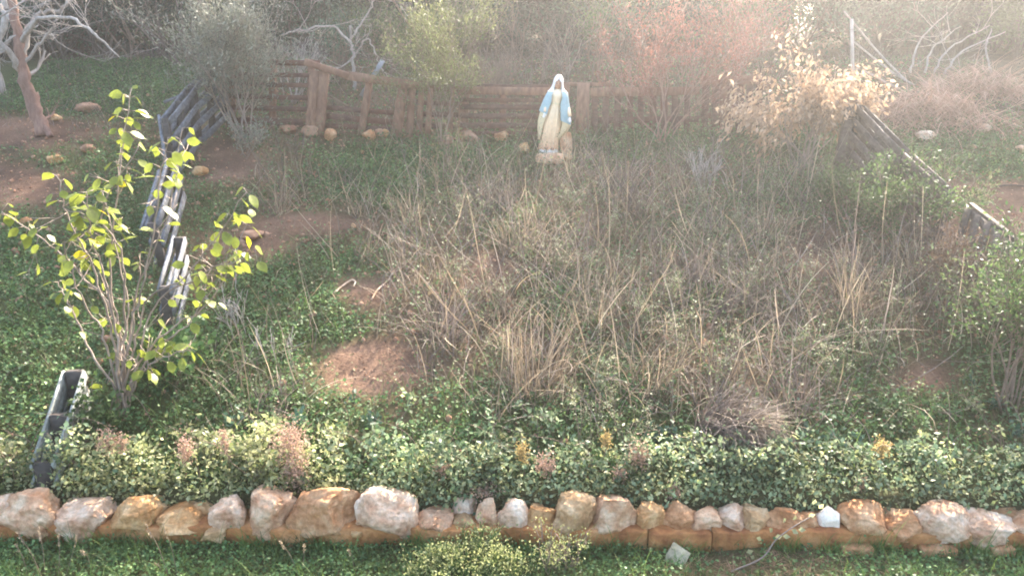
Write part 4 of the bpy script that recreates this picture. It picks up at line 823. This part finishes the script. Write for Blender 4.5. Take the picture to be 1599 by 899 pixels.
shrub('brown_shrub', 'brownish withered shrub before the upright-boarded pallet', 'shrub', hit(1450, 470), 8, .7, .7, 'litter', 1500, .03, .4, 'twig', 2, 4, .008, .05)
shrub('grey_green_shrub', 'grey-green shrub cut by the right edge of the picture', 'shrub', hit(1575, 640), 10, 1.35, .30, 'shrubgreen', 4200, .034, .45, 'twig', 2, 4, .010, .06, lowest=.1)
shrub('grey_green_shrub', 'second grey-green shrub just beyond the right edge shrub', 'shrub', hit(1600, 560), 8, .9, .4, 'forb', 2600, .034, .45, 'twig', 2, 4, .010, .06)
shrub('bare_bush', 'small bare grey twiggy bush on the left green patch', 'bush', hit(375, 530), 5, .55, .35, None, 0, 0, bark='bark_pale', depth=2, nch=3, r0=.006)
shrub('bare_bush', 'low bare twigs right of the small grey twiggy bush', 'bush', hit(430, 560), 5, .4, .9, None, 0, 0, bark='bark_pale', depth=1, nch=4, r0=.004)
shrub('bare_bush', 'bare pale twig tuft on the upper slope below the pickets', 'bush', hit(1100, 300), 7, .55, .45, None, 0, 0, bark='bark_pale', depth=2, nch=4, r0=.006)
shrub('bare_bush', 'pinkish bare twiggy bush behind the slatted pallet', 'bush', gp(-.25, 11.4), 9, 1.0, .35, None, 0, 0, bark='twig', depth=2, nch=5, r0=.007)
shrub('leafy_weed', 'leafy green weed at the foot of the sapling', 'weed', hit(260, 590), 6, .5, .6, 'clover', 700, .06, .7, 'twig', 1, 4, .005, .05)
shrub('leafy_weed', 'leafy pale weed between sapling and lower left pallet', 'weed', hit(150, 700), 6, .45, .6, 'shrubgreen', 500, .05, .6, 'twig', 1, 4, .005, .05)
# flowering plant in front of the wall
shrub('flowering_plant', 'pale lime flowering plant at the bottom centre before the stones', 'flowering plant', gp(-.28, 4.13), 20, .26, 1.0, 'limeflower', 1800, .017, .7, 'grass', 2, 4, .003, .03)
shrub('flowering_plant', 'pale lime flowering plant at the left of the bottom centre one', 'flowering plant', gp(-.52, 4.06), 12, .22, 1.0, 'limeflower', 1100, .016, .7, 'grass', 2, 4, .003, .03)
shrub('flowering_plant', 'low lime flowering plant between the tall lime one and the sparse stems', 'flowering plant', gp(-.02, 4.04), 12, .24, 1.0, 'limeflower', 1100, .016, .7, 'grass', 2, 4, .003, .03)
shrub('flowering_plant', 'sparse pale flowering stems right of the lime plant', 'flowering plant', gp(.28, 4.12), 9, .3, .5, 'limeflower', 700, .014, .7, 'twig', 2, 3, .0025, .02)
def front_sprig():
    base = gp(at_y(1140, 930, 4.1)[0], 4.12); t = thing('leafy_sprig', 'arching twig with round pale leaves in front of the right stones', 'twig', base); g = G()
    W_ = [base, at_y(1190, 870, 4.18), at_y(1212, 842, 4.22), at_y(1245, 818, 4.26), at_y(1283, 798, 4.32)]; P = smooth_path(W_, 6); tube(g, P, np.linspace(.006, .0025, len(P)), 6); mk('stem', g, M['bark'], t)
    for (x, y, a) in ((1165, 862, .5), (1178, 872, 2.4), (1196, 872, -1.2), (1168, 880, 3), (1189, 842, 2.6), (1210, 838, .4), (1222, 836, 0), (1206, 830, 2.2), (1236, 826, -.5), (1246, 826, .1), (1226, 815, 2), (1240, 812, 1.6), (1262, 806, .6), (1278, 793, 1), (1258, 790, 2.2), (1270, 787, 1.5)):
        c = at_y(x, y, 4.2 + (x - 1160) * .001); d = nrm(np.array([[math.cos(a), -.3, math.sin(a)]])); g = G(); leafs(g, c[None], d, .05, .034, .1, np.array([[.1, -.8, .5]])); mk('leaf', g, M['pale_leaf'], t)
front_sprig()
def front_grass():
    for i, (bx, tx, ty, lab) in enumerate(((70, 28, 832, 'tallest seeded grass stalk at the bottom left corner'), (72, 60, 822, 'seeded stalk beside the tallest at bottom left'), (90, 92, 835, 'seeded stalk third from the left at the bottom'), (100, 120, 838, 'seeded stalk leaning right at bottom left'), (40, 25, 850, 'short stalk at the far bottom left'),
                                             (260, 228, 818, 'seeded stalk before the tan stone'), (272, 255, 820, 'second seeded stalk before the tan stone'), (245, 244, 880, 'low bent seed head below the tan stone'), (460, 438, 845, 'forked stalk below the big orange stone'), (465, 475, 850, 'right-leaning stalk below the big orange stone'), (548, 545, 858, 'thin stalk right of the forked ones'), (130, 128, 860, 'small stalk right of the left group'))):
        b = gp(at_y(bx, 920, 4.02)[0], 4.02 + .01 * i); q = at_y(tx, ty, 4.12); g = G(); P = smooth_path([b, (b + q) / 2 + np.array([.01, 0, .02]), q], 5); tube(g, P, np.linspace(.0028, .0014, len(P)), 4)
        n = 26; k = rng.uniform(.72, 1, n); c = b + (q - b) * k[:, None] + rng.normal(0, .003, (n, 3)); leafs(g, c, nrm(np.repeat((q - b)[None], n, 0) + rng.normal(0, .08, (n, 3))), .02, .006, .1)
        tag(mk('grass_stalk', g, M['straw'], origin=b), lab, 'grass stalk')
front_grass()
p = gp(at_y(1062, 872, 4.2)[0], 4.24)
tag(mk('stone_slab', bar(p + np.array([-.045, -.03, -.01]), p + np.array([.03, .05, .07]), .13, .02, (0, -.8, .6)), M['pale_tile'], origin=p), 'square grey-beige slab tipped against the kerb at bottom centre-right', 'slab')

# ---- beyond the fence
def tree_paths(name, label, cat, paths, mat, r0, extra=3, twigs=(.5, .9), leaf=None, nl=0, lsz=.05, group=None, sub=2):
    """a tree from given limbs: each limb (points, r_start, r_end)"""
    base = paths[0][0][0]; t = thing(name, label, cat, base, group); g = G(); tips = []
    tr = G()
    for k, (pts, ra, rb) in enumerate(paths):
        P = smooth_path(pts, 6); P[1:-1] += rng.normal(0, .012, (len(P) - 2, 3)); tube(tr if k == 0 else g, P, np.linspace(ra, rb, len(P)), 8)
        for _ in range(extra if k else max(1, extra // 2)):
            i = rng.integers(len(P) // 3, len(P) - 1); d = nrm(P[i + 1] - P[i] + rng.normal(0, .55, 3)); grow(g, P[i], d, rng.uniform(*twigs), max(.006, rb * .7), sub, 3, .55, tips, .06, .16, 4, .62, 5, .003)
    mk('trunk', tr, M[mat[0]], t, smooth=True); 
    mk('branch', g, M[mat[1]], t, smooth=True)
    if nl: 
        T = np.array([q[0] for q in tips]); i = rng.integers(0, len(T), nl); P = T[i] + rng.normal(0, .06, (nl, 3)); gl = G(); leafs(gl, P, rdir(nl, 0), lsz * rng.uniform(.6, 1.3, nl), lsz * .4, .15); mk('foliage', gl, M[leaf], t, kind='stuff')
    return t
def beyond():
    b = hit(68, 212); Y = b[1]; q = lambda x, y, d=0: at_y(x, y, Y + d)
    tree_paths('bare_tree', 'bare tree with a reddish trunk and pale spreading branches at upper left', 'tree', [([b, q(52, 165), q(36, 118), q(30, 60), q(20, 10), q(10, -60)], .10, .045), ([q(32, 110), q(5, 70, -.2), q(-40, 20, -.3)], .05, .02), ([q(33, 100), q(45, 45, .1), q(65, 20, .2), q(95, 15, .3), q(112, -10, .3)], .045, .02),
        ([q(30, 70), q(60, 30, -.2), q(110, 30, -.3), q(150, 55, -.4), q(185, 88, -.5)], .035, .01), ([q(26, 40), q(0, 10, .2), q(-20, -20, .3)], .04, .02), ([q(34, 105), q(70, 60), q(90, 30)], .03, .01)], ('bark_red', 'bark_pale'), .1, 4, (.5, 1.0))
    b = hit(78, 214); tree_paths('tree_sucker', 'slim second trunk just right of the bare tree', 'tree', [([b, q(66, 185), q(56, 145, .1)], .05, .03)], ('bark_red', 'bark_red'), .04, 1, (.2, .3))
    b = hit(5, 150); tree_paths('bare_tree', 'bare tree at the far left edge behind the reddish trunk', 'tree', [([b, at_y(-8, 90, b[1]), at_y(8, 30, b[1]), at_y(0, -40, b[1])], .07, .04), ([at_y(-8, 90, b[1]), at_y(20, 60, b[1]), at_y(60, 40, b[1])], .03, .01)], ('bark_pale', 'bark_pale'), .1, 5, (.6, 1.0))
    for (x, y, Yb, hh, lean, lab, nst) in ((232, 100, 14.3, 2.0, .1, 'bare grey shrub at the edge of the thicket, upper left', 4), (190, 95, 14.8, 2.2, 0, 'darker bare shrub in the thicket behind the green patch', 6), (310, 100, 14.0, 2.0, -.1, 'bare shrub behind the grey pallets', 5), (130, 90, 15.2, 2.4, 0, 'bare shrub behind the bare tree branches', 6), (275, 95, 15.0, 2.2, .1, 'tall bare shrub in the thicket left of the olive bush', 6), (20, 95, 15.4, 2.4, .1, 'bare shrub at the far left of the thicket', 6)):
        px_ = (x - 799.5) / FPX * Yb; shrub('bare_shrub', lab, 'shrub', gp(px_, Yb), nst, hh, .45, 'evergreen', 2200, .05, .5, 'twig_far' if nst > 4 else 'twig', 2, 4, .022, .1, lowest=.3, jit=.25)
    Y = 12.6; q = lambda x, y, d=0: at_y(x, y, Y + d)
    b = gp(q(553, 140)[0], Y); tree_paths('bare_tree', 'pale leafless tree with forked antler-like branches behind the gate fence', 'tree', [([b, q(553, 110), q(550, 75), q(546, 40)], .035, .018), ([q(550, 70), q(520, 42), q(480, 46), q(440, 55)], .02, .01), ([q(549, 60), q(575, 20), q(590, -10)], .018, .01), ([q(552, 90), q(575, 60), q(590, 95), q(605, 120)], .014, .008)], ('bark_pale', 'bark_pale'), .03, 4, (.3, .7))
    b = gp(q(650, 150)[0], Y); tree_paths('bare_tree', 'dark-stemmed bare tree between the gate fence and feathery bush', 'tree', [([b, q(655, 90), q(650, 30), q(655, -40)], .05, .03), ([q(655, 85), q(690, 40), q(720, -10)], .02, .01), ([q(652, 60), q(625, 75), q(605, 100)], .015, .008)], ('bark_dark', 'twig'), .03, 6, (.4, .9), 'shrubgreen', 500, .05)
    for (x, Yb, hh, lab, m, nl, lm, nst) in ((830, 12.2, 1.5, 'thin bare stems just left behind the statue head', 'twig', 0, None, 3), (882, 12.3, 1.7, 'fan of bare pale stems rising right behind the statue', 'bark', 0, None, 4), (800, 12.8, 1.8, 'grey bare stems in front of the dark trees left of the statue', 'twig', 0, None, 4), (470, 12.2, 1.5, 'silvery twiggy bush behind the gate post', 'bark_pale', 500, 'olive', 8), (740, 13.0, 2.2, 'green loose shrub behind the feathery bush', 'twig', 2200, 'yellowgreen', 7),
        (610, 13.2, 1.4, 'dark green shrub seen through the gate fence opening', 'twig', 2600, 'shrubgreen', 8), (540, 13.4, 1.2, 'low dark green shrub behind the leaning gate posts', 'twig', 2000, 'ivy', 8), (930, 13.0, 1.9, 'olive green shrub behind the fence right of the statue', 'twig', 2200, 'shrubgreen', 8), (980, 12.4, 2.1, 'bare pale shrub behind the red bush', 'twig', 900, 'red', 5), (1180, 12.6, 1.9, 'hazy bare shrub behind the tan-leaved bush', 'twig', 500, 'yellowgreen', 8)):
        shrub('wild_shrub', lab, 'shrub', gp((x - 799.5) / FPX * Yb, Yb), nst, hh * .8, .35, lm, nl, .05, .4, m, 2, 4, .014, .08, jit=.2)
    # right: saplings, pole, brush heap
    for (bx, by, tx, ty, lab) in ((1418, 140, 1480, 20, 'bare arching stem, leftmost of the hazy saplings at upper right'), (1440, 145, 1500, 42, 'second bare arching stem from the left at upper right'), (1452, 150, 1545, 40, 'long straight bare stem slanting to the upper right'), (1470, 150, 1570, 50, 'right-hand slanting bare stem at upper right'), (1545, 140, 1548, 45, 'upright bare stem near the right edge')):
        Yb = 13.4; b = gp(at_y(bx, by, Yb)[0], Yb); e = at_y(tx, ty, Yb + .2); tree_paths('bare_sapling', lab, 'sapling', [([b, b * .6 + e * .4 + np.array([-.12, 0, .1]), e], .022, .008)], ('bark_pale', 'bark_pale'), .02, 8, (.3, .7), sub=1)
    Yb = 12.3; b = gp(at_y(1332, 150, Yb)[0], Yb); g = G(); tube(g, [b, at_y(1330, 30, Yb)], [.03, .025], 8); tag(mk('wooden_pole', g, M['bark_pale'], origin=b, smooth=True), 'thin upright pole in the haze above the right corner post', 'pole')
    for (a, c, lab) in (((1334, 66), (1450, 146), 'long slanting branch from the pole down to the brush heap'), ((1318, 18), (1440, 150), 'second slanting branch crossing behind the pole'), ((1352, 112), (1450, 150), 'lower slanting branch above the right pallet')):
        p0 = at_y(*a, 12.5); p1 = at_y(*c, 12.9); g = G(); P = smooth_path([p0, (p0 + p1) / 2 - np.array([0, 0, .06]), p1], 5); tube(g, P, np.linspace(.014, .022, len(P)), 6); tag(mk('fallen_branch', g, M['bark_pale'], origin=p1, smooth=True), lab, 'branch')
    for (px, py, rx, n, lab) in ((1470, 205, .95, 1500, 'large heap of pinkish cut brush on the right slope'), (1545, 165, .8, 900, 'further brush heap toward the right edge')):
        p = hit(px, py); g = G(); a = rng.uniform(0, 6.28, n); rr = np.sqrt(rng.uniform(0, 1, n)) * rx; b = np.stack([p[0] + rr * np.cos(a), p[1] + .35 + rr * .6 * np.sin(a), 0 * a], -1); b[:, 2] = zg(b[:, 0], b[:, 1]) + rng.uniform(0, .45, n) * (1 - (rr / rx) ** 2)
        blades(g, b, rng.uniform(0, 6.28, n), rng.uniform(.7, 1.5, n), rng.uniform(.2, 1.4, n), rng.uniform(.3, .8, n), rng.uniform(.005, .012, n), 5, 0, .4); tag(mk('brush_heap', g, M['pinkhead'], origin=p), lab, 'brush heap')
    # thicket of bare twigs under the trees
    g = G(); gl = G()
    for i in range(95):
        x = rng.uniform(-15, 15); y = rng.uniform(14.0, 18.5); tips = []
        if .37 < x / y < .43: continue
        grow(g, gp(x, y, -.03), [rng.normal(0, .5), rng.normal(0, .4), 1], rng.uniform(.8, 1.9), .014, 2, 3, .75, tips, .02, .25, 4, .62, 4, .004)
        T = np.array([q[0] for q in tips]); n = 260; leafs(gl, T[rng.integers(0, len(T), n)] + rng.normal(0, .1, (n, 3)), rdir(n), rng.uniform(.03, .07, n), .025, .15)
    mk('thicket_twigs', g, M['twig_far'], kind='stuff', label='tangle of bare purplish twigs under the far trees'); mk('thicket_leaves', gl, M['evergreen'], kind='stuff', label='sparse leaves in the thicket under the trees')
beyond()

def understory():
    protos = []
    for v in range(4):
        t = shrub('evergreen_bush', 'x', 'bush', np.array([0., 0, 0]), 10, (1.9, 1.6, 2.1, 1.8)[v], .55, ('evergreen', 'shrubgreen', 'evergreen', 'ivy')[v], 7000, .075, .5, 'bark_dark', 2, 5, .024, .13, lowest=-.1, up=.03); protos.append(t)
    k = 0; first = [True] * 4
    for (y, dx) in ((15.6, 1.35), (17.0, 1.4), (18.8, 1.5), (21, 1.9), (25, 2.2)):
        x = -.78 * y - 1
        while x < .78 * y + 1:
            xx = x + rng.normal(0, .25); yy = y + rng.normal(0, .3); x += dx; sl = xx / yy
            s = rng.uniform(.85, 1.15) * (1 + (y - 15.6) * .07)
            if .375 < sl < .435:
                if y > 16.5: continue
                s *= .62
            v = k % 4; k += 1; t = protos[v]
            if first[v]: o = t; first[v] = False
            else:
                o = t.copy(); C.objects.link(o)
                for ch in list(t.children)[:2]: c = ch.copy(); C.objects.link(c); c.parent = o
            p = gp(xx, yy); o.location = p; o.scale = (s, s, s); o.rotation_euler = (0, 0, rng.uniform(0, 6.28)); o['label'] = 'dark leafy bush in the shaded undergrowth below the wood'; o['group'] = 'bushes under the wood'
understory()

def woods():
    """evergreen trees up the slope; two crowns leave a gap where the sky shows"""
    protos = []
    for v in range(4):
        h = (5.2, 4.6, 5.8, 5.0)[v]; g = G(); gl = G(); tips = []
        grow(g, np.array([0, 0, -.1]), [rng.normal(0, .05), 0, 1], h * .8, .13, 3, 5, .75, tips, .05, .10, 7, .5, 7, .006, .15)
        T = np.array([q[0] for q in tips]); T = T[T[:, 2] > .5]; n = 15000; P = T[rng.integers(0, len(T), n)] + rng.normal(0, .16, (n, 3)); sz = rng.uniform(.05, .12, n); leafs(gl, P, rdir(n), sz, sz * .5, .15)
        t = thing('evergreen_tree', 'x', 'tree', (0, 0, 0)); tr = mk('trunk', g, M['bark_dark'], t, smooth=True); cr = mk('crown', gl, M['evergreen' if v != 1 else 'shrubgreen'], t, kind='stuff'); protos.append((t, tr, cr))
    first = [True] * 4; k = 0; tops = [max(np.array(v.co)[2] for v in cr.data.vertices) for (_, _, cr) in protos]
    rows = [(17.6, 1.75, .0), (19.6, 1.9, .8), (22.5, 2.4, .3), (27, 3.0, .9), (33, 4, .4)]
    for ri, (y, dx, off) in enumerate(rows):
        x = -20 + off
        while x < 24:
            xx = x + rng.normal(0, .3); yy = y + rng.normal(0, .5); x += dx
            slope = xx / yy
            if .35 < slope < .455: continue
            v = k % 4; t, tr, cr = protos[v]; k += 1
            if first[v]: o = t; first[v] = False
            else:
                o = t.copy(); C.objects.link(o)
                for ch in (tr, cr): c = ch.copy(); C.objects.link(c); c.parent = o
            p = gp(xx, yy); o.location = p; o['_o'] = [float(q) for q in p]; s = (5.2 * 0 + .75 + math.hypot(yy - 5.9, (yy - 5.9) * .42) * math.tan(SUN_EL) * .985 - p[2]) / tops[v] * rng.uniform(.84, .98); o.scale = (s * 1.1, s * 1.1, s); o.rotation_euler = (0, 0, rng.uniform(0, 6.28))
            o['label'] = 'dense evergreen tree in the hazy wood beyond the fence'; o['group'] = 'evergreen trees of the wood'
woods()

# ------------------------------------------------------------------ haze volume, added to stand in for lens glare toward the sun
def haze():
    V = np.array([[x, y, z] for z in (-1.2, 11.5) for y in (-9, 60) for x in (-40, 40)], float); F = np.array([[0, 2, 3, 1], [4, 5, 7, 6], [0, 1, 5, 4], [2, 6, 7, 3], [0, 4, 6, 2], [1, 3, 7, 5]])
    m, nt, N, L, out = newmat('glare_haze'); v = N.new('ShaderNodeVolumePrincipled'); v.inputs['Color'].default_value = (.96, .95, .94, 1); v.inputs['Density'].default_value = HAZE_DENSITY; v.inputs['Anisotropy'].default_value = HAZE_G; L.new(v.outputs[0], out.inputs['Volume'])
    g = G(); g.add(V, F); mk('haze', g, m, kind='stuff')
haze()
for o in scene.objects:
    if '_o' in o: del o['_o']
